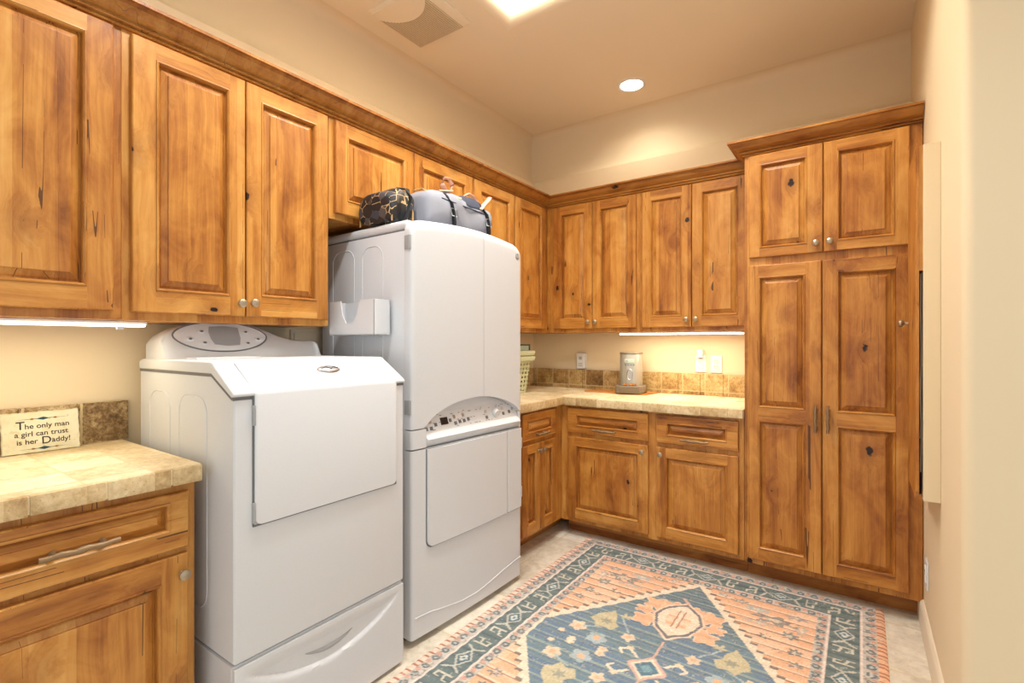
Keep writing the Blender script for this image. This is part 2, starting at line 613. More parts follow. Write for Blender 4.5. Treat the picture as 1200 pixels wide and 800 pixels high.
# baseboard
bm = bmesh.new()
pf = [(0.0, 0.0), (0.015, 0.0), (0.015, 0.095), (0.011, 0.108), (0.004, 0.114), (0.0, 0.114)]
rings = []
for y in (-0.50, -1.0, -1.62):
    rings.append([(XR - o, y, z) for o, z in pf])
for a in range(1, 5):
    th = a * PI / 8
    rings.append([(XR + 0.03 - (0.03 + o) * math.cos(th), -1.62 - (0.03 + o) * math.sin(th), z) for o, z in pf])
rings.append([(XE, -1.65 - o, z) for o, z in pf])
loft(bm, rings, True, True)
struct('baseboard_right', bm, M['baseb'], smooth=40)

# ------------------------------------------------------------------ cabinetry
DOORT = 0.020
MOULD = [(0.0, 0.0185), (0.0012, 0.0225), (0.005, 0.0236), (0.008, 0.0205), (0.0098, 0.0170), (0.0102, 0.0030)]
PANEL = [(0.0102, 0.0028), (0.0150, 0.0032), (0.0190, 0.0062), (0.0360, 0.0128), (0.0364, 0.0178), (0.0390, 0.0186)]


def rect_ring(x0, x1, z0, z1, t, d):
    return [(x0 + t, -d, z0 + t), (x1 - t, -d, z0 + t), (x1 - t, -d, z1 - t), (x0 + t, -d, z1 - t)]


def front_mesh(w, h, openings, grain_rail=1, stile_h=False):
    """frame of a door or drawer front: local x 0..w, z 0..h, back at y=0, face at y=-0.02"""
    bm = bmesh.new()
    b = 0.004
    outer = [rect_ring(0, w, 0, h, 0, 0), rect_ring(0, w, 0, h, 0, DOORT - b), rect_ring(0, w, 0, h, b * 0.35, DOORT - b * 0.35), rect_ring(0, w, 0, h, b, DOORT)]
    loft(bm, outer, True, False)
    quad(bm, outer[0])
    zs = [b] + [z for o in openings for z in (o[2], o[3])] + [h - b]
    x0, x1 = openings[0][0], openings[0][1]
    d = -DOORT
    vi, hi = (0, 1)
    quad(bm, [(b, d, b), (x0, d, b), (x0, d, h - b), (b, d, h - b)], hi if stile_h else vi)
    quad(bm, [(x1, d, b), (w - b, d, b), (w - b, d, h - b), (x1, d, h - b)], hi if stile_h else vi)
    for i in range(0, len(zs), 2):
        quad(bm, [(x0, d, zs[i]), (x1, d, zs[i]), (x1, d, zs[i + 1]), (x0, d, zs[i + 1])], hi)
    for o in openings:
        rings = [rect_ring(*o, t, dd) for t, dd in MOULD]
        R = [[bm.verts.new(p) for p in r] for r in rings]
        for a, c in zip(R[:-1], R[1:]):
            for i in range(4):
                f = bm.faces.new((a[i], a[(i + 1) % 4], c[(i + 1) % 4], c[i]))
                f.material_index = hi if i in (0, 2) else (hi if stile_h else vi)
    return bm


def panel_mesh(o, slope=1.0):
    bm = bmesh.new()
    pr = [(t if t < 0.02 else 0.019 + (t - 0.019) * slope, d) for t, d in PANEL]
    rings = [rect_ring(*o, t, d) for t, d in pr]
    loft(bm, rings, True, False)
    quad(bm, rings[-1])
    return bm


KNOB = None


def knob_proto():
    bm = bmesh.new()
    pf = [(0.0085, 0.0), (0.0075, -0.003), (0.0050, -0.007), (0.0048, -0.012), (0.0080, -0.016), (0.0140, -0.0185), (0.0160, -0.0225), (0.0150, -0.0265), (0.0105, -0.0295), (0.0045, -0.0308)]
    lathe(bm, pf, 'y', 18)
    bm.verts.ensure_lookup_table()
    return bm


def add_knob(parent, x, z, d=DOORT):
    global KNOB
    if KNOB is None:
        KNOB = obj('knob', knob_proto(), M['pewter'], parent, (x, -d, z), smooth=40)
        return KNOB
    o = KNOB.copy()
    link(o)
    o.parent = parent
    o.location = (x, -d, z)
    return o


def pull_mesh(length, vertical=False):
    """twig-like bar pull standing on two posts"""
    bm = bmesh.new()
    L = length / 2
    pts, rad = [], []
    for i in range(13):
        u = -1 + 2 * i / 12
        pts.append((u * L, -0.026 - 0.004 * (1 - u * u), 0.0015 * math.sin(9 * u)))
        rad.append(0.0085 - 0.0022 * abs(u) + 0.0010 * math.sin(13 * u + 1))
    tube(bm, pts, rad, 10)
    for s in (-0.62, 0.62):
        tube(bm, [(s * L, 0.0, 0), (s * L, -0.012, 0), (s * L, -0.027, 0)], [0.0085, 0.005, 0.0055], 10)
    if vertical:
        for v in bm.verts:
            v.co = Vector((v.co.z, v.co.y, v.co.x))
    return bm


def add_front(cab, kind, x0, x1, z0, z1, openings, knob=None, handle=None, slope=1.0, grain_h=False):
    """door or drawer front: coordinates in the cabinet's local frame (front plane at y=cab['front'])"""
    w, h = x1 - x0, z1 - z0
    ops = [(a - x0, b - x0, c - z0, d - z0) for a, b, c, d in openings]
    f = obj(kind, front_mesh(w, h, ops, stile_h=grain_h), [M['wood'], M['woodh']], cab, (x0, cab_front[cab.name], z0))
    for o in ops:
        obj('panel', panel_mesh(o, slope), M['woodh'] if grain_h else M['wood'], f)
    if knob:
        add_knob(f, knob[0] - x0, knob[1] - z0)
    if handle:
        hx, hz, ln, vert = handle
        obj('handle', pull_mesh(ln, vert), M['bronze'], f, (hx - x0, -DOORT, hz - z0), smooth=50)
    return f


cab_front = {}


def cabinet(name, label, wall, x0, x1, z0, z1, depth, toe=None, group=None, back=0.004):
    """root Empty; local x runs along the wall, y=0 at the wall, front at -depth"""
    if wall == 'B':
        root = thing(name, label, 'cabinet', (x0, 0, z0), 0, group)
    else:
        root = thing(name, label, 'cabinet', (0, x0, z0), PI / 2, group)
    w, h = x1 - x0, z1 - z0
    cab_front[root.name] = -depth
    bm = bmesh.new()
    if toe:
        box(bm, 0, w, -depth, -back, toe, h, 0.0015, 1)
        obj('body', bm, [M['wood']], root)
        obj('toe_kick', bx(0.0, w, -(depth - 0.107), -back, 0.0, toe), M['toe'], root)
    else:
        box(bm, 0, w, -depth, -back, 0, h, 0.0015, 1)
        obj('body', bm, [M['wood']], root)
    return root


UZ0, UZ1, UD = 1.343, 2.300, 0.334
DZ0, DZ1 = 1.370, 2.255
INS = 0.056


def door_abs(cab, base, z0c, a, b, c, d, ops=None, knob=None, handle=None, ins=INS, slope=1.0, kind='door', grain_h=False):
    """door given in absolute coordinates along the wall (a..b) and height (c..d)"""
    ops = ops or [(a + ins, b - ins, c + ins + 0.010, d - ins)]
    sh = lambda o: (o[0] - base, o[1] - base, o[2] - z0c, o[3] - z0c)
    return add_front(cab, kind, a - base, b - base, c - z0c, d - z0c, [sh(o) for o in ops],
                     (knob[0] - base, knob[1] - z0c) if knob else None,
                     (handle[0] - base, handle[1] - z0c, handle[2], handle[3]) if handle else None, slope, grain_h)


UG = 'wall cabinets along the left and back walls'
# left wall, from the camera inwards
c1 = cabinet('wall_cabinet', 'knotty alder wall cabinet cut by the left edge of the photo, above the lettered plaque', 'L', -3.46, -2.940, UZ0, UZ1, UD, group=UG)
door_abs(c1, -3.46, UZ0, -3.425, -2.964, DZ0, DZ1, ops=[(-3.36, -3.030, DZ0 + 0.07, DZ1 - 0.05)])
c2 = cabinet('wall_cabinet', 'tall two-door knotty alder wall cabinet above the front-loading washing machine', 'L', -2.940, -2.194, UZ0, UZ1, UD, group=UG)
door_abs(c2, -2.940, UZ0, -2.917, -2.5625, DZ0, DZ1, knob=(-2.583, 1.417), ops=[(-2.852, -2.617, 1.441, 2.199)])
door_abs(c2, -2.940, UZ0, -2.557, -2.208, DZ0, DZ1, knob=(-2.536, 1.421), ops=[(-2.502, -2.262, 1.447, 2.199)])
c3 = cabinet('wall_cabinet', 'short two-door alder wall cabinet above the tall white stacked dryer', 'L', -2.192, -1.214, 1.818, UZ1, UD, group=UG)
door_abs(c3, -2.192, 1.818, -2.167, -1.7015, 1.844, DZ1, ops=[(-2.108, -1.760, 1.905, 2.198)])
door_abs(c3, -2.192, 1.818, -1.696, -1.226, 1.844, DZ1, ops=[(-1.638, -1.285, 1.905, 2.198)])
c4 = cabinet('wall_cabinet', 'alder corner wall cabinet partly hidden behind the tall white stacked dryer', 'L', -1.212, 0.0, UZ0, UZ1, UD, group=UG)
door_abs(c4, -1.212, UZ0, -1.204, -0.786, DZ0, DZ1)
door_abs(c4, -1.212, UZ0, -0.770, -0.385, DZ0, DZ1)
# back wall
c5 = cabinet('wall_cabinet', 'back wall alder cabinet nearest the corner, above the pet feeder', 'B', 0.336, 1.050, UZ0, UZ1, UD, group=UG)
door_abs(c5, 0.336, UZ0, 0.402, 0.7105, DZ0, DZ1, knob=(0.686, 1.415))
door_abs(c5, 0.336, UZ0, 0.7150, 1.030, DZ0, DZ1, knob=(0.742, 1.415))
c6 = cabinet('wall_cabinet', 'back wall alder cabinet over the lit strip, beside the full-height cabinet', 'B', 1.0505, 1.736, UZ0, UZ1, UD, group=UG)
door_abs(c6, 1.0505, UZ0, 1.072, 1.3865, DZ0, DZ1, knob=(1.360, 1.415))
door_abs(c6, 1.0505, UZ0, 1.391, 1.710, DZ0, DZ1, knob=(1.418, 1.415))

CROWN = [(0.0, 2.264), (0.010, 2.264), (0.013, 2.267), (0.010, 2.2715), (0.006, 2.273), (0.006, 2.2765), (0.019, 2.2775), (0.0225, 2.281), (0.0205, 2.285),
         (0.015, 2.2865), (0.017, 2.290), (0.034, 2.2965), (0.048, 2.308), (0.058, 2.322), (0.062, 2.3255), (0.074, 2.3265), (0.074, 2.3365), (0.0, 2.3365)]
bm = bmesh.new()
prf = [(-(UD + 0.0005 + o), z) for o, z in CROWN]
sweep(bm, [(0, -3.46), (0, 0), (1.737, 0)], prf)
tag(obj('crown_molding', bm, M['crown'], smooth=30), 'stepped dark alder crown molding running round the corner above the wall cabinets', 'molding')

# base cabinets
BD = 0.612
b1 = cabinet('base_cabinet', 'alder base cabinet in the near left corner, under the stone top with the plaque', 'L', -3.46, -2.844, 0.0, 0.864, BD, toe=0.1)
door_abs(b1, -3.46, 0, -3.42, -2.866, 0.676, 0.838, kind='drawer', ops=[(-3.37, -2.914, 0.728, 0.815)], slope=0.75, grain_h=True,
         handle=(-3.120, 0.757, 0.158, False))
door_abs(b1, -3.46, 0, -3.42, -2.868, 0.128, 0.658, knob=(-2.886, 0.603), ops=[(-3.35, -2.937, 0.190, 0.590)])
b2 = cabinet('base_cabinet', 'alder base cabinet in the corner, half hidden by the stacked dryer', 'L', -1.265, -0.008, 0.0, 0.864, BD, toe=0.1)
door_abs(b2, -1.265, 0, -1.100, -0.715, 0.684, 0.846, kind='drawer', ops=[(-1.05, -0.765, 0.726, 0.806)], slope=0.75, grain_h=True,
         handle=(-0.91, 0.715, 0.13, False))
door_abs(b2, -1.265, 0, -1.100, -0.9105, 0.124, 0.658, knob=(-0.930, 0.612), ins=0.045)
door_abs(b2, -1.265, 0, -0.9065, -0.715, 0.124, 0.658, knob=(-0.886, 0.612), ins=0.045)
b3 = cabinet('base_cabinet', 'alder base cabinet on the back wall with two drawers over two doors', 'B', 0.614, 1.736, 0.0, 0.864, BD, toe=0.1)
for a, b_, kx in ((0.670, 1.211, 1.180), (1.261, 1.710, 1.290)):
    door_abs(b3, 0.614, 0, a, b_, 0.684, 0.846, kind='drawer', ops=[(a + 0.058, b_ - 0.058, 0.727, 0.806)], slope=0.75, grain_h=True,
             handle=((a + b_) / 2, 0.716, 0.155, False))
    door_abs(b3, 0.614, 0, a, b_, 0.128, 0.658, knob=(kx, 0.618), ops=[(a + 0.056, b_ - 0.056, 0.188, 0.606)])

# full-height cabinet
TD = 0.621
tc = cabinet('tall_cabinet', 'full-height alder cabinet with four doors against the right wall', 'B', 1.7385, 2.478, 0.0, 2.300, TD, toe=0.1)
X0 = 1.7385
door_abs(tc, X0, 0, 1.763, 2.0955, 1.718, 2.256, knob=(2.068, 1.762), ops=[(1.813, 2.030, 1.764, 2.204)])
door_abs(tc, X0, 0, 2.0995, 2.430, 1.718, 2.256, knob=(2.126, 1.764), ops=[(2.154, 2.377, 1.764, 2.204)])
for a, b_, hx in ((1.763, 2.0895, 2.066), (2.0945, 2.428, 2.118)):
    i0, i1 = (a + 0.045, b_ - 0.068) if a < 2 else (a + 0.058, b_ - 0.048)
    door_abs(tc, X0, 0, a, b_, 0.130, 1.676, handle=(hx, 0.897, 0.135, True), ops=[(i0, i1, 0.192, 0.866), (i0, i1, 0.932, 1.616)])
bm = bmesh.new()
prf = [(-(o), z - 0.003) for o, z in CROWN]
sweep(bm, [(X0 - X0, -0.415), (0, -TD), (2.478 - X0, -TD)][::1], [(o, z) for o, z in prf][::1])
obj('crown', bm, M['crown'], tc, smooth=30)


# ------------------------------------------------------------------ counters and splashes
def edge_tiles(bm, axis, a0, a1, fixed, z0, z1, out, step=0.148, start=0.0):
    """row of rough nosing tiles; axis 'y' on the left run (facing +x), 'x' on the back run (facing -y)"""
    if axis == 'y':
        box(bm, fixed - 0.010, fixed + out - 0.003, a0 + 0.001, a1 - 0.001, z0 + 0.004, z1 - 0.0025, mi=1)
    else:
        box(bm, a0 + 0.001, a1 - 0.001, -fixed - out + 0.003, -fixed + 0.010, z0 + 0.004, z1 - 0.0025, mi=1)
    s = a0 - start
    while s < a1 - 0.004:
        e = min(s + step, a1)
        p, q = max(s, a0) + 0.0012, e - 0.0012
        j = random.uniform(-0.002, 0.002)
        if q - p > 0.01:
            if axis == 'y':
                box(bm, fixed - 0.016, fixed + out + j * 0.6, p, q, z0 + j, z1, 0.004, 2)
            else:
                box(bm, p, q, -fixed - out - j * 0.6, -fixed + 0.016, z0 + j, z1, 0.004, 2)
        s = e


CZ = 0.914
ct1 = tag(obj('countertop', bx(0.003, 0.640, -3.46, -2.838, 0.866, CZ, 0.003, 2), M['counter']),
          'travertine tile countertop in the near left corner beside the washing machine', 'countertop')
bm = bmesh.new()
edge_tiles(bm, 'y', -3.46, -2.838, 0.641, 0.864, 0.9125, 0.012, start=0.05)
obj('edge_tiles', bm, [M['edge'], M['grout']], ct1, smooth=40)
bm = bmesh.new()
prism(bm, [(0.003, -1.262), (0.640, -1.262), (0.640, -0.640), (1.7365, -0.640), (1.7365, -0.003), (0.003, -0.003)], 'z', 0.866, CZ)
ct2 = tag(obj('countertop', bm, M['counter']), 'L-shaped travertine tile countertop in the far corner holding the pet feeder', 'countertop')
bm = bmesh.new()
edge_tiles(bm, 'y', -1.262, -0.652, 0.641, 0.864, 0.9125, 0.012)
edge_tiles(bm, 'x', 0.655, 1.7365, 0.641, 0.864, 0.9125, 0.012, start=0.03)
obj('edge_tiles', bm, [M['edge'], M['grout']], ct2, smooth=40)


def splash(name, label, wall, a0, a1, mat):
    bm = bmesh.new()
    s = a1 if wall == 'L' else a0
    n = int(math.ceil((a1 - a0) / 0.148))
    for i in range(n):
        if wall == 'L':
            q, p = a1 - i * 0.148 - 0.001, max(a0, a1 - (i + 1) * 0.148) + 0.001
            if q > p:
                box(bm, p, q, -0.022 + random.uniform(-0.001, 0.001), -0.003, 0, 0.146 + random.uniform(-0.002, 0.001), 0.003, 2)
        else:
            p, q = a0 + i * 0.148 + 0.001, min(a1, a0 + (i + 1) * 0.148) - 0.001
            if q > p:
                box(bm, p, q, -0.022 + random.uniform(-0.001, 0.001), -0.003, 0, 0.146 + random.uniform(-0.002, 0.001), 0.003, 2)
    box(bm, a0, a1, -0.016, -0.002, 0, 0.142)
    if wall == 'L':
        o = obj(name, bm, mat, None, (0, 0, CZ), 40, (0, 0, PI / 2))
    else:
        o = obj(name, bm, mat, None, (0, 0, CZ), 40)
    return tag(o, label, 'backsplash')


splash('backsplash', 'dark mottled stone backsplash behind the lettered plaque', 'L', -3.46, -2.822, M['splashdark'])
splash('backsplash', 'row of tumbled stone tiles on the back wall behind the pet feeder', 'B', 0.025, 1.7365, M['splash'])
splash('backsplash', 'tumbled stone backsplash on the left wall behind the laundry baskets', 'L', -1.262, -0.024, M['splash'])

# ------------------------------------------------------------------ washing machine with pedestal
WY, WX, WW = -2.808, 0.765, 0.660
wm = thing('washing_machine', 'white front-loading washing machine on its drawer pedestal beside the left counter', 'washing machine', (WX, WY, 0), PI / 2)
# local: x along the front (0..WW), y back (0 at front), z up
# side profile of the body (y, z) under the lid cap
bm = bmesh.new()
body = [(0.0, 0.335), (0.0, 1.106), (0.014, 1.108), (0.135, 1.172), (0.69, 1.172), (0.69, 0.335)]
prism(bm, body, 'x', 0.004, WW - 0.004, 0, 0.010, 3)
obj('body', bm, M['white'], wm, smooth=35)
# embossed side ribs, both sides
for sx in (0.004, WW - 0.004):
    bm = bmesh.new()
    for y0, y1 in ((0.165, 0.36), (0.43, 0.60)):
        pts = []
        w_, h_, r_ = y1 - y0, 0.66, 0.06
        pts = [(sx, y, z) for y, z in rrect(w_, h_, r_, 6, (y0 + y1) / 2, 0.385 + h_ / 2 + 0.06)]
        tube(bm, pts, 0.0022, 6, closed=True)
    obj('side_rib', bm, M['white'], wm, smooth=60)
# top cap: same outline, thicker band that overhangs a little
bm = bmesh.new()
cap = [(-0.006, 1.114), (-0.006, 1.124), (0.004, 1.131), (0.124, 1.208), (0.136, 1.213), (0.66, 1.213), (0.69, 1.205), (0.69, 1.177), (0.134, 1.177), (0.010, 1.112)]
prism(bm, cap, 'x', 0.0, WW, 0, 0.006, 3)
obj('top_cap', bm, M['white'], wm, smooth=35)
bm = bmesh.new()
prism(bm, [(0.002, 1.103), (0.002, 1.115), (0.012, 1.116), (0.136, 1.179), (0.688, 1.179), (0.688, 1.168), (0.136, 1.168), (0.012, 1.104)], 'x', 0.003, WW - 0.003, 0)
obj('seam_gasket', bm, M['grey'], wm)
# loading door: folds over the top edge; rounded corners on the front flap
def door_strip(x0, x1, off, thick):
    bm = bmesh.new()
    outl = [(-0.010, 0.728), (-0.010, 1.114), (-0.004, 1.128), (0.112, 1.2075), (0.122, 1.2155)]
    inn = [(0.004, 0.728), (0.004, 1.105), (0.010, 1.118), (0.112, 1.19), (0.122, 1.195)]
    n = 7
    xs = [x0, x0 + 0.004, x0 + 0.010, x0 + 0.020] + [x1 - 0.020, x1 - 0.010, x1 - 0.004, x1]
    drop = [0.020, 0.009, 0.003, 0.0, 0.0, 0.003, 0.009, 0.020]
    rings = []
    for x, d in zip(xs, drop):
        e = 0.0025 if x in (x0, x1) else 0.0
        ring = [(x, y + e, z + (d if i == 0 else (-d * 0.5 if i == len(outl) - 1 else 0))) for i, (y, z) in enumerate(outl)]
        ring += [(x, y, z + (d if i == 0 else (-d * 0.5 if i == len(inn) - 1 else 0))) for i, (y, z) in list(enumerate(inn))[::-1]]
        rings.append(ring)
    loft(bm, rings, True, True)
    return bm
obj('door', door_strip(0.062, WW - 0.048, 0, 0), M['white'], wm, smooth=40)
bm = bmesh.new()   # grey strips paint the shade of the gap round the door
for (x0, x1, y0, y1, z0, z1) in ((0.057, 0.0615, -0.003, 0.004, 0.725, 1.112), (WW - 0.0475, WW - 0.0445, -0.003, 0.004, 0.725, 1.112), (0.058, WW - 0.045, -0.003, 0.004, 0.7225, 0.7275)):
    box(bm, x0, x1, y0, y1, z0, z1)
obj('door_gap_shade', bm, M['grey'], wm)
for z in (1.055, 0.765):
    bm = bmesh.new()
    box(bm, 0.0555, 0.0635, -0.011, 0.002, z - 0.030, z + 0.030, 0.002, 2)
    tube(bm, [(0.0590, -0.010, z - 0.024), (0.0590, -0.010, z + 0.024)], 0.0035, 8)
    obj('hinge', bm, M['lcd'], wm, smooth=40)
# maker's badge: a silver lens with a swept ridge, lying on the sloping top of the door
bm = bmesh.new()
rings = []
for k, hh in ((1.0, 0.0), (0.93, 0.004), (0.6, 0.0065), (0.2, 0.0075)):
    rings.append([(0.046 * k * math.cos(a * PI / 12), 0.020 * k * math.sin(a * PI / 12), hh) for a in range(24)])
loft(bm, rings, True, True)
bd = obj('badge', bm, M['chrome'], wm, (0.363, 0.066, 1.1765), smooth=60, rot=(math.atan2(0.0795, 0.116), 0, 0))
bm = bmesh.new()
tube(bm, [(-0.034, -0.004, 0.0055), (-0.012, 0.006, 0.0078), (0.004, -0.006, 0.0080), (0.018, 0.006, 0.0076), (0.034, -0.002, 0.0058)], 0.0022, 6)
obj('emblem', bm, M['grey'], bd, smooth=60)
# console: hump-backed control panel leaning back
CL = math.hypot(0.11, 0.207)
tilt = math.atan2(0.110, 0.207)
cons = thing('control_panel', 'x', 'x')
del cons['label'], cons['category']
bpy.data.objects.remove(cons)
def ridge(s):
    pts = [(0.0, 0.088), (0.03, 0.118), (0.10, 0.150), (0.16, 0.166), (0.22, 0.170), (0.28, 0.164), (0.34, 0.148), (0.40, 0.121), (0.44, 0.100), (0.49, 0.083), (0.55, 0.076), (0.624, 0.074)]
    for (a, b), (c, d) in zip(pts[:-1], pts[1:]):
        if s <= c:
            u = (s - a) / (c - a)
            return b + (d - b) * u
    return pts[-1][1]
# local frame of the console: origin at its front foot; face coordinates (x, v) along the lean
def face(x, v, out=0.0):
    return (x, 0.495 + v * math.sin(tilt) - out * math.cos(tilt), 1.213 + v * math.cos(tilt) + out * math.sin(tilt))
bm = bmesh.new()
rings = []
N = 34
x0c, x1c = 0.016, WW - 0.030
for i in range(N + 1):
    x = x0c + (x1c - x0c) * i / N
    s = (x - x0c) / (x1c - x0c) * 0.624
    v = ridge(s)
    e = 0.012 if i in (0, N) else 0.0
    y0 = 0.495
    ft, fr = face(x, 0.0), face(x, v - 0.008 - e)
    tp = face(x, v - e, -0.006)
    rings.append([(x, y0 + e, 1.2125), (x, fr[1] + e, fr[2]), (x, tp[1], tp[2]), (x, min(0.66, tp[1] + 0.03), tp[2] + 0.004), (x, 0.672, tp[2] - 0.012), (x, 0.672, 1.2125)])
loft(bm, rings, True, True)
cp = obj('control_panel', bm, M['white'], wm, smooth=50)


def lens_outline(n=48):
    """control window: pointed oval, flatter below"""
    pts = []
    for k in range(n):
        a = 2 * PI * k / n
        c, s = math.cos(a), math.sin(a)
        pts.append((0.223 + 0.172 * (abs(c) ** 0.95) * (1 if c > 0 else -1), 0.094 + (0.060 if s > 0 else 0.066) * s * (abs(s) ** 0.12)))
    return pts
lo = lens_outline()
bm = bmesh.new()
tube(bm, [face(x, v, 0.0015) for x, v in lo], 0.0028, 6, closed=True)
obj('bezel_line', bm, M['grey'], cp, smooth=60)
bm = bmesh.new()
loft(bm, [[face(x, v, 0.0008) for x, v in lo], [face(0.223 + (x - 0.223) * 0.97, 0.094 + (v - 0.094) * 0.95, 0.0016) for x, v in lo]], True, True)
obj('control_window', bm, M['panelgrey'], cp)
bm = bmesh.new()
dp = [(0.184, 0.057), (0.279, 0.055), (0.286, 0.127), (0.236, 0.1335), (0.180, 0.130)]
dp = [(0.180, 0.133), (0.174, 0.110), (0.178, 0.080), (0.188, 0.057), (0.235, 0.052), (0.279, 0.055), (0.287, 0.085), (0.286, 0.130), (0.235, 0.137)]
loft(bm, [[face(x, v, 0.001) for x, v in dp], [face(x, v, 0.004) for x, v in dp]], True, True)
obj('display', bm, M['lcd'], cp)
for x, v, r in ((0.106, 0.080, 0.0125), (0.150, 0.112, 0.009), (0.152, 0.064, 0.009), (0.313, 0.112, 0.009), (0.311, 0.062, 0.009), (0.356, 0.080, 0.0125)):
    bm = bmesh.new()
    loft(bm, [[face(x + r * k * math.cos(a * PI / 9) * 1.15, v + r * k * 0.8 * math.sin(a * PI / 9), hh) for a in range(18)] for k, hh in ((1.0, 0.001), (0.95, 0.004), (0.6, 0.0055))], True, True)
    b_ = obj('button', bm, M['white2'], cp, smooth=50)
    bm = bmesh.new()
    loft(bm, [[face(x + 0.0045 * k * math.cos(a * PI / 6) * 1.5, v + 0.0045 * k * math.sin(a * PI / 6), hh) for a in range(12)] for k, hh in ((1.0, 0.005), (0.9, 0.0064))], True, True)
    obj('button_mark', bm, M['grey'], b_)
# raised tray strip at the foot of the console
obj('dispenser_lid', bx(0.075, 0.300, 0.40, 0.49, 1.2115, 1.2185, 0.003, 2), M['white'], wm)
# pedestal with its scooped drawer
pd = obj('pedestal', bx(0.004, WW - 0.004, 0.012, 0.688, 0.012, 0.328, 0.006, 2), M['white'], wm)
bm = bmesh.new()
# drawer face as a grid with a swept scoop pushed in below the top edge
nx, nz = 66, 34
def dface(x, z):
    u = (x - WW / 2) / (WW / 2 - 0.03)
    y = 0.0
    if abs(u) < 1:
        zl = 0.298 - 0.105 * (1 - u * u) ** 0.9         # lower rim of the scoop
        zt = 0.300
        if zl < z < zt:
            w_ = (z - zl) / max(1e-4, zt - zl)
            y = 0.034 * (1 - u * u) * min(1.0, (1 - w_) * 1.35) * min(1.0, w_ * 6)
    return (x, y, z)
G = [[bm.verts.new(dface(0.006 + (WW - 0.012) * i / nx, 0.016 + 0.306 * j / nz)) for i in range(nx + 1)] for j in range(nz + 1)]
for j in range(nz):
    for i in range(nx):
        bm.faces.new((G[j][i], G[j][i + 1], G[j + 1][i + 1], G[j + 1][i]))
# returns
for row in (G[0], G[-1]):
    bk = [bm.verts.new((v.co.x, 0.02, v.co.z)) for v in row]
    for i in range(nx):
        bm.faces.new((row[i], row[i + 1], bk[i + 1], bk[i]))
for ci in (0, nx):
    col_ = [G[j][ci] for j in range(nz + 1)]
    bk = [bm.verts.new((v.co.x, 0.02, v.co.z)) for v in col_]
    for i in range(nz):
        bm.faces.new((col_[i], col_[i + 1], bk[i + 1], bk[i]))
dr = obj('drawer', bm, M['white'], pd, smooth=50)
bm = bmesh.new()
pts = [(WW / 2 + 0.103 * u, -0.001 + 0.016, 0.232 + 0.022 * u * u) for u in [-1 + i / 8 for i in range(17)]]
tube(bm, pts, [0.002 + 0.0075 * (1 - abs(-1 + i / 8) ** 2) for i in range(17)], 8)
obj('finger_slot', bm, M['lcd'], dr, smooth=60)

# ------------------------------------------------------------------ stacked washer-dryer
ROT = math.radians(90 - 2.2)
DW = 0.772
dy = thing('stacked_dryer', 'tall white one-piece stacked washer and dryer with a bag on top', 'dryer', (0.722, -2.070, 0), ROT)
DB = 0.66
bm = bmesh.new()
box(bm, 0.004, DW - 0.004, 0.042, DB, 0.025, 1.744, 0.006, 2)
obj('body', bm, M['white'], dy, smooth=40)
obj('seam_gasket', bx(0.006, DW - 0.006, 0.044, DB - 0.003, 1.742, 1.748), M['grey'], dy)
bm = bmesh.new()
box(bm, 0.002, DW - 0.002, 0.030, DB, 1.747, 1.790, 0.022, 4)
obj('top_lid', bm, M['white'], dy, smooth=50)
# raised rounded panels pressed into both sides
for sx in (0.004, DW - 0.004):
    bm = bmesh.new()
    for y0, y1, z1 in ((0.19, 0.335, 1.70), (0.395, 0.565, 1.70)):
        pts = [(sx, y, z) for y, z in rrect(y1 - y0, z1 - 0.98, 0.055, 6, (y0 + y1) / 2, (z1 + 0.98) / 2)]
        tube(bm, pts, 0.0028, 6, closed=True)
    obj('side_rib', bm, M['white'], dy, smooth=60)


def arch_z(s):
    """underside of the upper doors: the arched brow over the controls"""
    a, b = 0.080, 0.752
    if s <= a or s >= b:
        return 0.908
    u = (s - a) / (b - a)
    return 0.905 + 0.108 * (math.sin(PI * u ** 0.92)) ** 0.62


def top_z(s):
    z = 1.788 + 0.026 * math.sin(PI * min(1, max(0, s / DW)))
    r = 0.052
    for d in (s, DW - s):
        if d < r:
            z = min(z, 1.788 - r + math.sqrt(max(0, r * r - (r - d) ** 2)) + 0.0015)
    return z


def front_y(s, z):
    """gently bowed appliance front, rolled over at its top edge"""
    y = -0.010 * math.sin(PI * s / DW)
    d = top_z(s) - z
    if d < 0.03:
        y += 0.030 - math.sqrt(max(0, 0.03 ** 2 - (0.03 - max(d, 0)) ** 2))
    for e in (s, DW - s):
        if e < 0.012:
            y += 0.012 - math.sqrt(max(0, 0.012 ** 2 - (0.012 - e) ** 2))
    return y


def front_slab(s0, s1, zlo, zhi, ns=24, nz=20, back=0.042, fy=front_y):
    bm = bmesh.new()
    G = []
    ss = [s0 + (s1 - s0) * i / ns for i in range(ns + 1)]
    # crowd samples near both ends for the rounded corners
    ss = [s0 + (s1 - s0) * (0.5 - 0.5 * math.cos(PI * i / ns)) for i in range(ns + 1)]
    for j in range(nz + 1):
        row = []
        for s in ss:
            w = 0.5 - 0.5 * math.cos(PI * j / nz)
            z = zlo(s) + (zhi(s) - zlo(s)) * w
            row.append(bm.verts.new((s, fy(s, z), z)))
        G.append(row)
    for j in range(nz):
        for i in range(ns):
            bm.faces.new((G[j][i], G[j][i + 1], G[j + 1][i + 1], G[j + 1][i]))
    for row in (G[0], G[-1], [r[0] for r in G], [r[-1] for r in G]):
        bk = [bm.verts.new((v.co.x, back, v.co.z)) for v in row]
        for i in range(len(row) - 1):
            bm.faces.new((row[i], row[i + 1], bk[i + 1], bk[i]))
    return bm


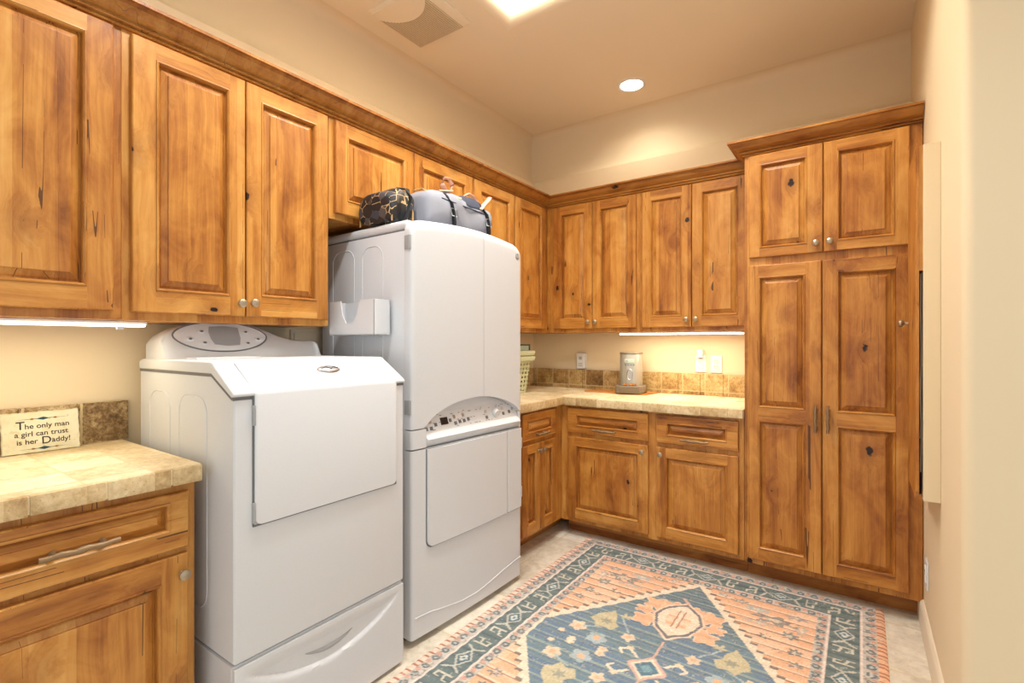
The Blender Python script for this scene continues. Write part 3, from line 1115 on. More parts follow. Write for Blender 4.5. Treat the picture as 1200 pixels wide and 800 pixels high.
SPL = 0.452
obj('upper_door', front_slab(0.0, SPL - 0.0012, arch_z, top_z), M['white'], dy, smooth=50)
up2 = obj('upper_panel', front_slab(SPL + 0.0012, DW, arch_z, top_z), M['white'], dy, smooth=50)
obj('seam_strip', bx(SPL - 0.003, SPL + 0.003, 0.002, 0.03, 1.02, 1.79), M['lcd'], dy)
bm = bmesh.new()   # round porthole pressed faintly into the door
# maker's roundel at the top right
bd = bmesh.new()
lathe(bd, [(0.0175, 0.0), (0.0175, -0.003), (0.015, -0.0042)], 'y', 28)
rb = obj('badge', bd, M['chrome'], dy, (0.735, -0.0005, 1.728), smooth=40)
bd = bmesh.new()
lathe(bd, [(0.0138, -0.004), (0.0138, -0.0049)], 'y', 28)
obj('badge_face', bd, M['grey'], rb)
bd = bmesh.new()
for s in (1, -1):   # the looped script monogram inside the ring
    tube(bd, [(s * (0.0012 + 0.0048 * (1 - math.cos(a * PI / 6)) * 0.75), -0.0052, s * 0.0006 + 0.0062 * math.sin(a * PI / 6)) for a in range(12)], 0.0009, 5, closed=True)
tube(bd, [(0.0115 * math.cos(a * PI / 12), -0.0052, 0.0115 * math.sin(a * PI / 12)) for a in range(24)], 0.0007, 5, closed=True)
obj('monogram', bd, M['white2'], rb)
# hinges on the left edge
for z in (1.690, 1.000):
    bm = bmesh.new()
    box(bm, -0.004, 0.010, 0.004, 0.040, z - 0.030, z + 0.030, 0.002, 2)
    tube(bm, [(-0.001, 0.012, z - 0.03), (-0.001, 0.012, z + 0.03)], 0.005, 8)
    obj('hinge', bm, M['lcd'], dy, smooth=40)
# control recess: sloping fascia under the brow
CON0, CON1 = 0.083, 0.750
bm = bmesh.new()
quad(bm, [(CON0 - 0.02, 0.0415, 0.80), (CON1 + 0.02, 0.0415, 0.80), (CON1 + 0.02, 0.0415, 1.03), (CON0 - 0.02, 0.0415, 1.03)])
prism(bm, [(0.041, 0.862), (-0.006, 0.862), (0.010, 0.880), (0.040, 0.960)], 'x', CON0, CON1)
fas = obj('control_fascia', bm, M['panelgrey'], dy)


def fz(s, v, out=0.001):
    """point on the sloping fascia: v from 0 (bottom) to 1"""
    y, z = 0.010 + 0.030 * v, 0.880 + 0.080 * v
    n = Vector((0, -0.080, 0.030)).normalized()
    return (s, y + n.y * out, z + n.z * out)


def fplate(s0, s1, v0, v1, o=0.003):
    bm = bmesh.new()
    loft(bm, [[fz(s0, v0, 0.0002), fz(s1, v0, 0.0002), fz(s1, v1, 0.0002), fz(s0, v1, 0.0002)], [fz(s0, v0, o), fz(s1, v0, o), fz(s1, v1, o), fz(s0, v1, o)]], True, True)
    return bm


obj('display', fplate(0.192, 0.236, 0.28, 0.66), M['black'], fas)
btn = [(0.098, 0.20), (0.098, 0.55), (0.128, 0.20), (0.128, 0.55), (0.158, 0.35), (0.252, 0.45), (0.282, 0.25), (0.282, 0.60), (0.312, 0.30), (0.342, 0.30), (0.342, 0.62),
       (0.372, 0.35), (0.505, 0.25), (0.505, 0.60), (0.640, 0.30), (0.640, 0.62), (0.690, 0.35), (0.72, 0.5)]
for s, v in btn:
    obj('button', fplate(s - 0.007, s + 0.007, v - 0.09, v + 0.09, 0.0035), M['grey'] if v < 0.5 else M['chrome'], fas)
bm = bmesh.new()
lathe(bm, [(0.024, 0), (0.022, -0.014), (0.019, -0.018)], 'y', 20)
obj('dial', bm, M['white2'], fas, fz(0.575, 0.45, 0.0), smooth=40, rot=(0.36, 0, 0))
bm = bmesh.new()   # rows of printed legends, too small to read
for k in range(46):
    s = 0.10 + 0.63 * random.random()
    v = random.choice((0.08, 0.42, 0.78, 0.86))
    w_ = random.uniform(0.005, 0.013)
    loft(bm, [[fz(s, v, 0.0003), fz(s + w_, v, 0.0003), fz(s + w_, v + 0.03, 0.0003), fz(s, v + 0.03, 0.0003)], [fz(s, v, 0.0008), fz(s + w_, v, 0.0008), fz(s + w_, v + 0.03, 0.0008), fz(s, v + 0.03, 0.0008)]], True, True)
pl_ = obj('printed_legends', bm, M['grey'], fas)
pl_['kind'] = 'stuff'
# brow shadow panel: curved splash sheet that meets the arch
bm = bmesh.new()
for i in range(24):
    s0, s1 = CON0 + (CON1 - CON0) * i / 24, CON0 + (CON1 - CON0) * (i + 1) / 24
    quad(bm, [(s0, 0.040, 0.955), (s1, 0.040, 0.955), (s1, 0.036, arch_z(s1) - 0.004), (s0, 0.036, arch_z(s0) - 0.004)])
obj('brow_lining', bm, M['white'], dy, smooth=60)
# lower middle band and left return block
obj('side_block', front_slab(0.0, 0.081, lambda s: 0.824, lambda s: 0.903, 8, 6), M['white'], dy, smooth=50)
obj('side_block', front_slab(0.752, DW, lambda s: 0.824, lambda s: 0.903, 8, 6), M['white'], dy, smooth=50)
bm = bmesh.new()
prism(bm, [(0.04, 0.862), (-0.008, 0.862), (-0.014, 0.856), (-0.010, 0.846), (0.012, 0.822), (0.04, 0.820)], 'x', CON0, CON1, 0, 0.002, 2)
obj('grip_ledge', bm, M['white'], dy, smooth=30)
# lower front with raised door
flat = lambda s, z: -0.010 * math.sin(PI * s / DW) + (0.012 - math.sqrt(max(0, 0.012 ** 2 - (0.012 - min(s, DW - s)) ** 2)) if min(s, DW - s) < 0.012 else 0)
obj('lower_front', front_slab(0.0, DW, lambda s: 0.030, lambda s: 0.818, 28, 22, fy=flat), M['white'], dy, smooth=50)
def corner_lo(s0, s1, z0, r, left):
    def f(s):
        d = (s - s0) if left else (s1 - s)
        return z0 + (r - math.sqrt(max(0.0, r * r - (r - d) ** 2)) if d < r else 0.0)
    return f
def raised(s0, s1, out, b=0.004):
    def f(s, z):
        e = min(s - s0, s1 - s)
        k = (b - math.sqrt(max(0.0, b * b - (b - e) ** 2))) if e < b else 0.0
        return -0.010 * math.sin(PI * s / DW) - out + k
    return f
obj('door_gap_shade', front_slab(0.0785, 0.639, corner_lo(0.0785, 0.639, 0.3905, 0.033, True), lambda s: 0.8165, 30, 6, 0.006, raised(0.0785, 0.639, 0.0012, 0.0005)), M['grey'], dy)  # grey rim darkens the seam: gap shade put into its colour
obj('lower_door', front_slab(0.084, 0.635, corner_lo(0.084, 0.635, 0.397, 0.030, True), lambda s: 0.8150, 34, 12, 0.006, raised(0.084, 0.635, 0.010)), M['white'], dy, smooth=50)
obj('panel_gap_shade', front_slab(0.6385, 0.7655, corner_lo(0.6385, 0.7655, 0.3905, 0.014, False), lambda s: 0.8165, 20, 6, 0.006, raised(0.6385, 0.7655, 0.0012, 0.0005)), M['grey'], dy)  # same grey rim, painting the shade round the latch panel
obj('latch_panel', front_slab(0.6405, 0.762, corner_lo(0.6405, 0.762, 0.397, 0.012, False), lambda s: 0.8150, 24, 12, 0.006, raised(0.6405, 0.762, 0.0095)), M['white'], dy, smooth=50)
for z in (0.735, 0.475):
    obj('hinge', bx(0.760, 0.767, -0.012, 0.004, z - 0.028, z + 0.028, 0.0015, 1), M['chrome'], dy)
# swooping crease in the toe panel
bm = bmesh.new()
cr = [(0.020, 0.118), (0.10, 0.113), (0.20, 0.096), (0.30, 0.082), (0.40, 0.080), (0.50, 0.092), (0.60, 0.108), (0.70, 0.120), (0.766, 0.124)]
tube(bm, [(s, -0.010 * math.sin(PI * s / DW) + 0.0012, z) for s, z in cr], 0.0042, 8)
obj('toe_crease', bm, M['white'], dy, smooth=60)
for s in (0.05, DW - 0.05):
    for y in (0.08, DB - 0.06):
        bm = bmesh.new()
        lathe(bm, [(0.022, 0.0), (0.022, 0.010), (0.012, 0.014), (0.012, 0.034)], 'z', 16)
        obj('foot', bm, M['darkgap'], dy, (s, y, 0.0), smooth=40)

# white wall-pocket caddy clinging to the side of the stack
cd = bmesh.new()
# local x = toward back of dryer, y = outwards, z up ; open-topped tray with a notched front
W_, H_, D_ = 0.32, 0.150, 0.085
tk = 0.004
box(cd, 0, W_, -tk, 0, 0, H_)                               # back plate
pts = [(0.0, 0.05), (0.07, 0.0), (W_, 0.0), (W_, H_ - 0.0), (W_ - 0.055, H_ + 0.006), (W_ - 0.12, H_), (W_ - 0.135, H_ - 0.012), (0.055, H_ - 0.012), (0.045, H_ - 0.004), (0.0, H_ - 0.004)]
prism(cd, [(W_ - p[0], p[1]) for p in [(0, 0), (W_, 0), (W_, H_), (0.225, H_), (0.205, 0.085), (0.17, 0.052), (0.125, 0.052), (0.10, 0.085), (0.085, H_), (0.0, H_)]], 'y', -D_, -D_ + tk)
box(cd, 0, tk, -D_, 0, 0, H_)
box(cd, W_ - tk, W_, -D_, 0, 0, H_)
box(cd, 0, W_, -D_, 0, 0, tk)
caddy = tag(obj('wall_caddy', cd, M['white2'], None, (0.60, -2.075, 1.304), 30, (0, 0, PI), weld=False), 'white plastic pocket caddy with a notched front hung on the side of the stacked dryer', 'caddy')
caddy.rotation_euler = (0, 0, PI - math.radians(2.2))
# after the half-turn local -y points to the dryer, so flip the tray outwards
for v in caddy.data.vertices:
    v.co.y = -v.co.y
caddy.data.flip_normals()

# ------------------------------------------------------------------ bags on top of the stack
ZT = 1.7915


def soft_bag(bm, L, D, H, nx=26, nr=28, seedv=0, sag=0.02, taper=0.10, p=3.2):
    rnd = random.Random(seedv)
    ph = [rnd.uniform(0, 6.28) for _ in range(8)]
    rings = []
    for i in range(nx + 1):
        u = i / nx
        e = abs(2 * u - 1)
        k = (1 - e ** 5) ** 0.5 if e < 1 else 0.0
        k = max(k, 0.06)
        h = H * (1 - taper * u) * (1 - sag / H * math.sin(PI * u) * 0.6) * (0.72 + 0.28 * k)
        d = D * (0.80 + 0.20 * k)
        ring = []
        for j in range(nr):
            a = 2 * PI * j / nr
            c, s = math.cos(a), math.sin(a)
            q = (abs(c) ** p + abs(s) ** p) ** (-1 / p)
            x = L * (u - 0.5)
            y, z = q * c * d / 2, q * s * h / 2 + h / 2
            if k <= 0.06:
                y *= 0.9
            if z > 0.02:
                wv = 0.004 * math.sin(11 * u + ph[0] + 3 * a) + 0.003 * math.sin(23 * u + ph[1] - 2 * a)
                y += wv * (1 if c > 0 else -1)
                z += 0.006 * math.sin(9 * u + ph[2] + a)
            ring.append((x, y, max(0.0, z)))
        rings.append(ring)
    loft(bm, rings, True, True)


bg1 = thing('duffel_bag', 'grey canvas bag with black buckle straps and rose leather handles on the stacked dryer', 'bag', (0.560, -1.664, ZT + 0.004), ROT)
bm = bmesh.new()
soft_bag(bm, 0.46, 0.22, 0.205, seedv=3, sag=0.004, taper=0.04, p=2.9)
obj('bag_body', bm, M['cotton'], bg1, smooth=60)
bm = bmesh.new()
tube(bm, [(-0.205, -0.084, 0.03), (-0.206, -0.090, 0.10), (-0.204, -0.070, 0.165), (-0.200, -0.03, 0.190), (-0.200, 0.03, 0.192)], 0.0035, 6)
obj('piping', bm, M['tan'], bg1, smooth=60)
bm = bmesh.new()
rings = []
for k, dy_ in ((1.0, 0.0), (0.92, -0.006), (0.6, -0.009)):
    rings.append([(0.070 + 0.100 * k * math.cos(a * PI / 12), -0.080 + dy_ + 0.030 * k * (-math.sin(a * PI / 12)) * -0.6, 0.172 + 0.034 * k * math.sin(a * PI / 12) - dy_ * 0.6) for a in range(24)])
loft(bm, rings, True, True)
obj('open_pocket', bm, M['navy'], bg1, smooth=50)
bm = bmesh.new()
tube(bm, [(-0.15, -0.103, 0.146), (-0.10, -0.107, 0.142), (0.0, -0.110, 0.136), (0.10, -0.109, 0.133), (0.19, -0.100, 0.130)], 0.0035, 6)
obj('zip_seam', bm, M['navy'], bg1, smooth=60)
for x in (-0.095, 0.160):
    bm = bmesh.new()
    tube(bm, [(x - 0.014, -0.078, 0.184), (x - 0.008, -0.098, 0.160), (x, -0.112, 0.125), (x + 0.010, -0.115, 0.085), (x + 0.018, -0.114, 0.045), (x + 0.02, -0.108, 0.01)], 0.01, 8, flat=(0.014, 0.005))
    st = obj('strap', bm, M['blackweb'], bg1, smooth=60)
    bm = bmesh.new()
    tube(bm, [(x - 0.012, -0.122, 0.105), (x + 0.028, -0.122, 0.105), (x + 0.032, -0.122, 0.072), (x - 0.006, -0.122, 0.072)], 0.0028, 6, closed=True)
    obj('buckle', bm, M['chrome'], st, smooth=60)
bm = bmesh.new()
tube(bm, [(-0.130, -0.060, 0.190), (-0.085, -0.070, 0.198), (-0.050, -0.066, 0.208), (-0.036, -0.058, 0.240), (-0.048, -0.050, 0.272), (-0.080, -0.046, 0.268), (-0.082, -0.040, 0.236), (-0.040, -0.036, 0.200)], 0.01, 8, flat=(0.0145, 0.006))
obj('handle', bm, M['pink'], bg1, smooth=60)
bm = bmesh.new()
tube(bm, [(0.085, 0.0, 0.195), (0.096, -0.01, 0.226), (0.128, -0.016, 0.246), (0.164, -0.02, 0.240), (0.188, -0.024, 0.212), (0.190, -0.028, 0.18)], 0.01, 8, flat=(0.013, 0.005))
obj('handle', bm, M['pink'], bg1, smooth=60)
bm = bmesh.new()
tube(bm, [(0.128, -0.098, 0.150), (0.160, -0.090, 0.180), (0.195, -0.080, 0.206), (0.228, -0.070, 0.230), (0.240, -0.066, 0.242)], 0.01, 8, flat=(0.0145, 0.006))
obj('strap_end', bm, M['pink'], bg1, smooth=60)
obj('tab', bx(-0.040, -0.014, -0.104, -0.082, 0.168, 0.178, 0.003, 2), M['fringe'], bg1)

bg2 = thing('shoulder_bag', 'black and tan printed bag on the stacked dryer, left of the grey bag', 'bag', (0.480, -1.992, ZT + 0.004), ROT)
bm = bmesh.new()
soft_bag(bm, 0.142, 0.25, 0.150, seedv=9, sag=0.0, taper=-0.22, p=2.7)
obj('bag_body', bm, M['print'], bg2, smooth=60)
def bag_hoop(x, d, h, r):
    bm = bmesh.new()
    tube(bm, [(x, d / 2 * math.cos(a) * (abs(math.cos(a)) ** -0.25 if abs(math.cos(a)) > 0.05 else 1), h * (0.03 + 0.97 * math.sin(a) ** 0.7)) for a in [PI * i / 16 for i in range(17)]], r, 6)
    return bm
obj('piping', bag_hoop(-0.060, 0.222, 0.122, 0.0035), M['tan'], bg2, smooth=60)
obj('piping', bag_hoop(0.046, 0.250, 0.168, 0.0040), M['tan'], bg2, smooth=60)
bm = bmesh.new()
tube(bm, [(-0.005, -0.128, 0.006), (0.012, -0.131, 0.06), (0.030, -0.127, 0.115), (0.038, -0.095, 0.165), (0.042, -0.03, 0.183)], 0.01, 8, flat=(0.013, 0.004))
obj('strap', bm, M['blackweb'], bg2, smooth=60)

# ------------------------------------------------------------------ things on the far counter
# two nested laundry baskets with a box on top
def basket(name, label, loc, rows, H, w0, d0, w1, d1, holes=True):
    root = thing(name, label, 'basket', loc)
    bm = bmesh.new()
    per = 44
    nz = rows * 2 + 1
    def ringat(t):
        w, d = w0 + (w1 - w0) * t, d0 + (d1 - d0) * t
        pts = rrect(w, d, 0.05, 10)
        return [(x, y, H * t) for x, y in pts]
    R = [[bm.verts.new(p) for p in ringat(k / nz)] for k in range(nz + 1)]
    n = len(R[0])
    bm.faces.new(R[0])
    hole = []
    # subdivide the long flats by rebuilding the ring with even spacing
    bm.clear()
    def even(t, m=72):
        pts = [Vector(p) for p in ringat(t)]
        pts.append(pts[0])
        ln = [0]
        for a, b in zip(pts[:-1], pts[1:]):
            ln.append(ln[-1] + (b - a).length)
        out = []
        for k in range(m):
            q = ln[-1] * k / m
            for i in range(len(ln) - 1):
                if ln[i + 1] >= q:
                    u = (q - ln[i]) / max(1e-9, ln[i + 1] - ln[i])
                    out.append(pts[i].lerp(pts[i + 1], u))
                    break
        return out
    R = [[bm.verts.new(p) for p in even(k / nz)] for k in range(nz + 1)]
    n = len(R[0])
    bm.faces.new(R[0])
    for k in range(nz):
        for i in range(n):
            f = bm.faces.new((R[k][i], R[k][(i + 1) % n], R[k + 1][(i + 1) % n], R[k + 1][i]))
            if holes and k % 2 == 1 and i % 2 == 0 and k < nz - 2:
                hole.append(f)
    if hole:
        bmesh.ops.inset_individual(bm, faces=hole, thickness=0.0022)
        bmesh.ops.delete(bm, geom=hole, context='FACES')
    o = obj('basket_body', bm, M['basket'], root)
    sm = o.modifiers.new('wall', 'SOLIDIFY')
    sm.thickness = 0.0035
    bm = bmesh.new()
    pts = [(x, y) for x, y in rrect(w1 + 0.012, d1 + 0.012, 0.055, 8)]
    rings = []
    for ox, z in ((0.0, H - 0.030), (0.012, H - 0.028), (0.017, H - 0.004), (0.012, H + 0.004), (-0.004, H + 0.004), (-0.008, H - 0.004), (-0.008, H - 0.030), (0.0, H - 0.030)):
        rings.append([(x * (1 + ox / (w1 / 2)), y * (1 + ox / (d1 / 2)), z) for x, y in pts])
    loft(bm, rings, True, False)
    obj('rim', bm, M['basket'], root, smooth=50)
    return root


basket('laundry_basket', 'pale green slotted laundry basket on the far counter peeking out past the dryer', (0.185, -0.735, CZ + 0.0005), 8, 0.255, 0.21, 0.44, 0.255, 0.515)
basket('laundry_basket', 'upper pale green basket nested in the slotted one, under the box', (0.185, -0.735, CZ + 0.155), 4, 0.140, 0.215, 0.46, 0.255, 0.515, holes=False)
bxr = thing('storage_box', 'pale mint box with a dark green lid and edge lying on the green laundry baskets', 'box', (0.180, -0.735, CZ + 0.301))
obj('box_body', bx(-0.105, 0.105, -0.24, 0.24, 0.0, 0.040, 0.002, 1), M['boxpale'], bxr)
bm = bmesh.new()
box(bm, -0.109, 0.109, -0.244, 0.244, 0.0335, 0.044, 0.002, 1)
for sx in (-1, 1):
    for sy in (-1, 1):
        box(bm, sx * 0.1 - 0.008, sx * 0.1 + 0.008, sy * 0.236 - 0.008, sy * 0.236 + 0.008, 0.001, 0.036)
obj('box_lid', bm, M['boxgreen'], bxr)

# serving mat + automatic pet feeder
bm = bmesh.new()
prism(bm, [(-0.235, -0.095), (0.225, -0.100), (0.245, 0.080), (-0.22, 0.085)], 'z', 0.0, 0.008, 0, 0.002, 2)
tag(obj('serving_board', bm, M['mat'], None, (0.835, -0.150, CZ + 0.0006)), 'thin reddish-brown wooden board under the pet feeder', 'board')
FZ = CZ + 0.0095
fd = thing('pet_feeder', 'silver automatic pet feeder with a taupe tray standing on the brown board', 'pet feeder', (0.925, -0.165, FZ), math.radians(14))
bm = bmesh.new()
def dshape(w, d, n=14):
    return [(w / 2 * math.cos(PI * i / n), -d * 0.45 * math.sin(PI * i / n) - 0.0) for i in range(n + 1)][::-1] + [(w / 2, d * 0.45), (-w / 2, d * 0.45)]
def sq(w, d, r, z, cy=0.0):
    return [(x, y + cy, z) for x, y in rrect(w, d, r, 6)]
loft(bm, [sq(0.150, 0.150, 0.060, 0.045), sq(0.152, 0.152, 0.062, 0.06), sq(0.152, 0.152, 0.062, 0.262), sq(0.148, 0.148, 0.060, 0.268)], True, True)
obj('hopper', bm, M['silver'], fd, smooth=40)
bm = bmesh.new()
loft(bm, [sq(0.155, 0.155, 0.063, 0.2685), sq(0.156, 0.156, 0.063, 0.274), sq(0.150, 0.150, 0.06, 0.280)], True, True)
obj('lid', bm, M['base_grey'], fd, smooth=40)
bm = bmesh.new()
loft(bm, [sq(0.196, 0.205, 0.05, 0.0, -0.012), sq(0.204, 0.214, 0.052, 0.006, -0.012), sq(0.202, 0.212, 0.052, 0.046, -0.012), sq(0.192, 0.202, 0.048, 0.050, -0.012)], True, True)
obj('tray', bm, M['base_grey'], fd, smooth=40)
bm = bmesh.new()
for k in range(34):
    x, y = random.uniform(-0.045, 0.045), random.uniform(-0.108, -0.082)
    bmesh.ops.create_icosphere(bm, subdivisions=1, radius=0.0062, matrix=Matrix.Translation((x, y, 0.053 + random.uniform(0, 0.007))))
kb = obj('kibble', bm, M['kibble'], fd, weld=False)
kb['kind'] = 'stuff'
bm = bmesh.new()   # food chute mouth: oval ring with a dark recess
tube(bm, [(0.019 * math.cos(a * PI / 12), -0.0775, 0.128 + 0.036 * math.sin(a * PI / 12)) for a in range(24)], 0.0035, 6, closed=True)
obj('chute_ring', bm, M['chrome'], fd, smooth=60)
bm = bmesh.new()
loft(bm, [[(0.017 * k * math.cos(a * PI / 12), -0.0765 - h, 0.128 + 0.034 * k * math.sin(a * PI / 12)) for a in range(24)] for k, h in ((1, 0), (0.9, 0.0015))], True, True)
obj('chute_mouth', bm, M['lcd'], fd)
obj('display', bx(-0.036, 0.030, -0.0788, -0.074, 0.208, 0.232, 0.0012, 1), M['boxpale'], fd)
obj('display_digits', bx(-0.032, -0.012, -0.0796, -0.0785, 0.212, 0.228), M['lcd'], fd)
for k in range(4):
    obj('button', bx(-0.034 + 0.018 * k, -0.022 + 0.018 * k, -0.0785, -0.075, 0.190, 0.197, 0.001, 1), M['grey'], fd)


# wall plates
def plate_thing(name, label, cat, loc, rz, w=0.072, h=0.116):
    r = thing(name, label, cat, loc, rz)
    obj('plate', bx(-w / 2, w / 2, -0.0065, 0, -h / 2, h / 2, 0.003, 2), M['white2'], r)
    return r


p1 = plate_thing('wall_switch', 'white wall plate with a plugged-in adapter above the splash, left of the pet feeder', 'wall plate', (0.462, -0.0005, 1.128), 0)
obj('adapter', bx(-0.034, 0.034, -0.042, -0.006, -0.060, 0.062, 0.007, 3), M['white2'], p1, smooth=40)
obj('indicator', bx(-0.012, 0.012, -0.0435, -0.041, 0.010, 0.034, 0.002, 2), M['lcd'], p1)
for k in range(3):
    obj('vent_slot', bx(-0.016, 0.016, -0.0428, -0.041, -0.020 - 0.010 * k, -0.016 - 0.010 * k), M['lcd'], p1)


def outlet_holes(parent, x, z, s=1.0):
    for dx in (-0.0063, 0.0063):
        obj('slot', bx(x + dx * s - 0.0014, x + dx * s + 0.0014, -0.0112, -0.008, z + 0.001, z + 0.0105), M['black'], parent)
    bm = bmesh.new()
    lathe(bm, [(0.0026, -0.008), (0.0026, -0.0112)], 'y', 10, (x, 0, z - 0.0075))
    obj('slot', bm, M['black'], parent)


p2 = plate_thing('wall_outlet', 'white back wall outlet plate with a pale plug-in rising above it', 'wall outlet', (1.357, -0.0005, 1.128), 0)
obj('receptacle', bx(-0.0165, 0.0165, -0.0105, -0.006, -0.034, 0.034, 0.004, 2), M['offwhite'], p2)
outlet_holes(p2, 0, 0.008)
obj('plug_in_freshener', bx(-0.020, 0.020, -0.040, -0.006, 0.040, 0.098, 0.009, 3), M['offwhite'], p2, smooth=40)
p3 = plate_thing('wall_outlet', 'white duplex outlet plate on the back wall beside the full-height cabinet', 'wall outlet', (1.456, -0.0005, 1.126), 0)
for z in (-0.021, 0.021):
    obj('receptacle', bx(-0.0165, 0.0165, -0.0105, -0.006, z - 0.0145, z + 0.0145, 0.004, 2), M['offwhite'], p3)
    outlet_holes(p3, 0, z)
p4 = plate_thing('wall_outlet', 'white outlet plate low on the right wall above the baseboard', 'wall outlet', (XR - 0.0005, -0.790, 0.293), -PI / 2)
obj('receptacle', bx(-0.0165, 0.0165, -0.0105, -0.006, -0.034, 0.034, 0.004, 2), M['offwhite'], p4)
outlet_holes(p4, 0, 0.008)
# raised beige panel between washer console and dryer
hb = tag(obj('wall_panel', bx(-0.09, 0.09, -0.012, 0.0, -0.10, 0.10, 0.004, 2), M['baseb'], None, (0.0005, -2.085, 1.235), None, (0, 0, PI / 2)),
         'beige panel on the left wall between washing machine and dryer', 'wall plate')
obj('panel_lip', bx(-0.075, 0.075, -0.017, -0.011, -0.085, 0.085, 0.003, 2), M['baseb'], hb)

# under-cabinet lights
def strip(name, label, loc, rz, L, tabx):
    r = thing(name, label, 'light', loc, rz, 'under-cabinet strip lights')
    bm = bmesh.new()
    box(bm, 0, L, -0.030, 0.030, 0.008, 0.0195, 0.003, 2)
    obj('housing', bm, M['white2'], r)
    bm = bmesh.new()
    box(bm, 0.006, L - 0.006, -0.0325, 0.024, 0.0015, 0.0085, 0.002, 2)
    obj('diffuser', bm, M['led'], r)
    if tabx is not None:
        obj('switch', bx(tabx - 0.009, tabx + 0.009, -0.033, -0.022, -0.009, 0.002, 0.001, 1), M['white2'], r)
    return r


strip('under_cabinet_light', 'lit white strip light under the left wall cabinets above the plaque', (0.0, -3.43, UZ0 - 0.0205), PI / 2, 0.575, 0.50).location = (0.262, -3.43, UZ0 - 0.0205)
strip('under_cabinet_light', 'lit white strip light under the back wall cabinets above the two outlets', (0.885, -0.262, UZ0 - 0.0205), 0, 0.79, None)

# ------------------------------------------------------------------ lettered plaque
sg = thing('plaque', 'cream stone plaque lettered about Daddy leaning on the dark backsplash', 'plaque', (0.052, -3.066, CZ + 0.0015), PI / 2)
sg.rotation_euler = (math.radians(0), 0, PI / 2)
PW, PH = 0.190, 0.131
lean = math.radians(-11)
def pl_pt(x, z, o):
    return (x, -o * math.cos(lean) - z * math.sin(lean), z * math.cos(lean) - o * math.sin(lean) * -1)
bm = bmesh.new()
outl = []
NS = 26
rnd = random.Random(5)
for k in range(NS):
    outl.append((-PW / 2 + PW * k / NS, rnd.uniform(-0.0008, 0.0012) + 0.001))
for k in range(NS // 2):
    outl.append((PW / 2 + rnd.uniform(-0.0012, 0.0012), PH * k / (NS // 2)))
for k in range(NS):
    outl.append((PW / 2 - PW * k / NS, PH + rnd.uniform(-0.0014, 0.0010)))
for k in range(NS // 2):
    outl.append((-PW / 2 + rnd.uniform(-0.0012, 0.0012), PH - PH * k / (NS // 2)))
outl = [(x, max(0.0005, z)) for x, z in outl]
sc_ = lambda p, q: (p[0] * (1 - q), PH / 2 + (p[1] - PH / 2) * (1 - q * 1.4))
loft(bm, [[pl_pt(x, z, -0.006) for x, z in outl], [pl_pt(x, z, 0.004) for x, z in outl], [pl_pt(*sc_((x, z), 0.022), 0.0062) for x, z in outl]], True, True)
slab = obj('slab', bm, M['plaque'], sg)


def letters(name, txt, size, x, z, mat, parent, align='LEFT', shear=0.0):
    cu = bpy.data.curves.new(name, 'FONT')
    cu.body = txt
    cu.size = size
    cu.align_x = align
    cu.extrude = 0.0004
    cu.offset = 0.00018
    cu.shear = shear
    tmp = bpy.data.objects.new('tmp_text', cu)
    COL.objects.link(tmp)
    bpy.context.view_layer.update()
    me = bpy.data.meshes.new_from_object(tmp.evaluated_get(bpy.context.evaluated_depsgraph_get()))
    bpy.data.objects.remove(tmp)
    bpy.data.curves.remove(cu)
    me.materials.clear()
    me.materials.append(mat)
    for v in me.vertices:
        v.co = Vector(pl_pt(x + v.co.x, z + v.co.y, 0.0066 + v.co.z))
    me.name = name
    o = link(bpy.data.objects.new(name, me))
    o.parent = parent
    return o


lt = [('T', 0.036, -0.062, 0.0795), ('he only man', 0.0225, -0.0415, 0.0800), ('a girl can trust', 0.0225, -0.066, 0.0555), ('is her', 0.0225, -0.062, 0.0310), ('D', 0.034, -0.0030, 0.0275), ('addy!', 0.0225, 0.0225, 0.0300)]
for txt, sz, x, z in lt:
    letters('lettering', txt, sz, x, z, M['ink'], slab)
def ornament(z, cx):
    bm = bmesh.new()
    for (x0, x1, w) in ((-0.068, -0.006, 0.0016), (0.006, 0.068, 0.0016)):
        pass
    def dia(cx, hw, hh, mi):
        loft(bm, [[pl_pt(cx - hw, z, 0.0063), pl_pt(cx, z - hh, 0.0063), pl_pt(cx + hw, z, 0.0063), pl_pt(cx, z + hh, 0.0063)],
                  [pl_pt(cx - hw, z, 0.0069), pl_pt(cx, z - hh, 0.0069), pl_pt(cx + hw, z, 0.0069), pl_pt(cx, z + hh, 0.0069)]], True, True, mi)
    dia(cx, 0.060, 0.0010, 0)
    dia(cx, 0.017, 0.0050, 0)
    dia(cx - 0.027, 0.007, 0.0032, 1)
    dia(cx + 0.030, 0.007, 0.0030, 1)
    return bm
obj('ornament', ornament(0.1105, 0.004), [M['inkblue'], M['inkgold']], slab)
obj('ornament', ornament(0.0145, 0.004), [M['inkblue'], M['inkgold']], slab)
bm = bmesh.new()
tube(bm, [pl_pt(-0.012, PH - 0.002, -0.004), pl_pt(-0.004, PH + 0.006, -0.004), pl_pt(0.008, PH + 0.009, -0.004), pl_pt(0.018, PH + 0.004, -0.004), pl_pt(0.026, PH - 0.002, -0.004)], 0.0011, 6)
obj('hanging_wire', bm, M['bronze'], slab)

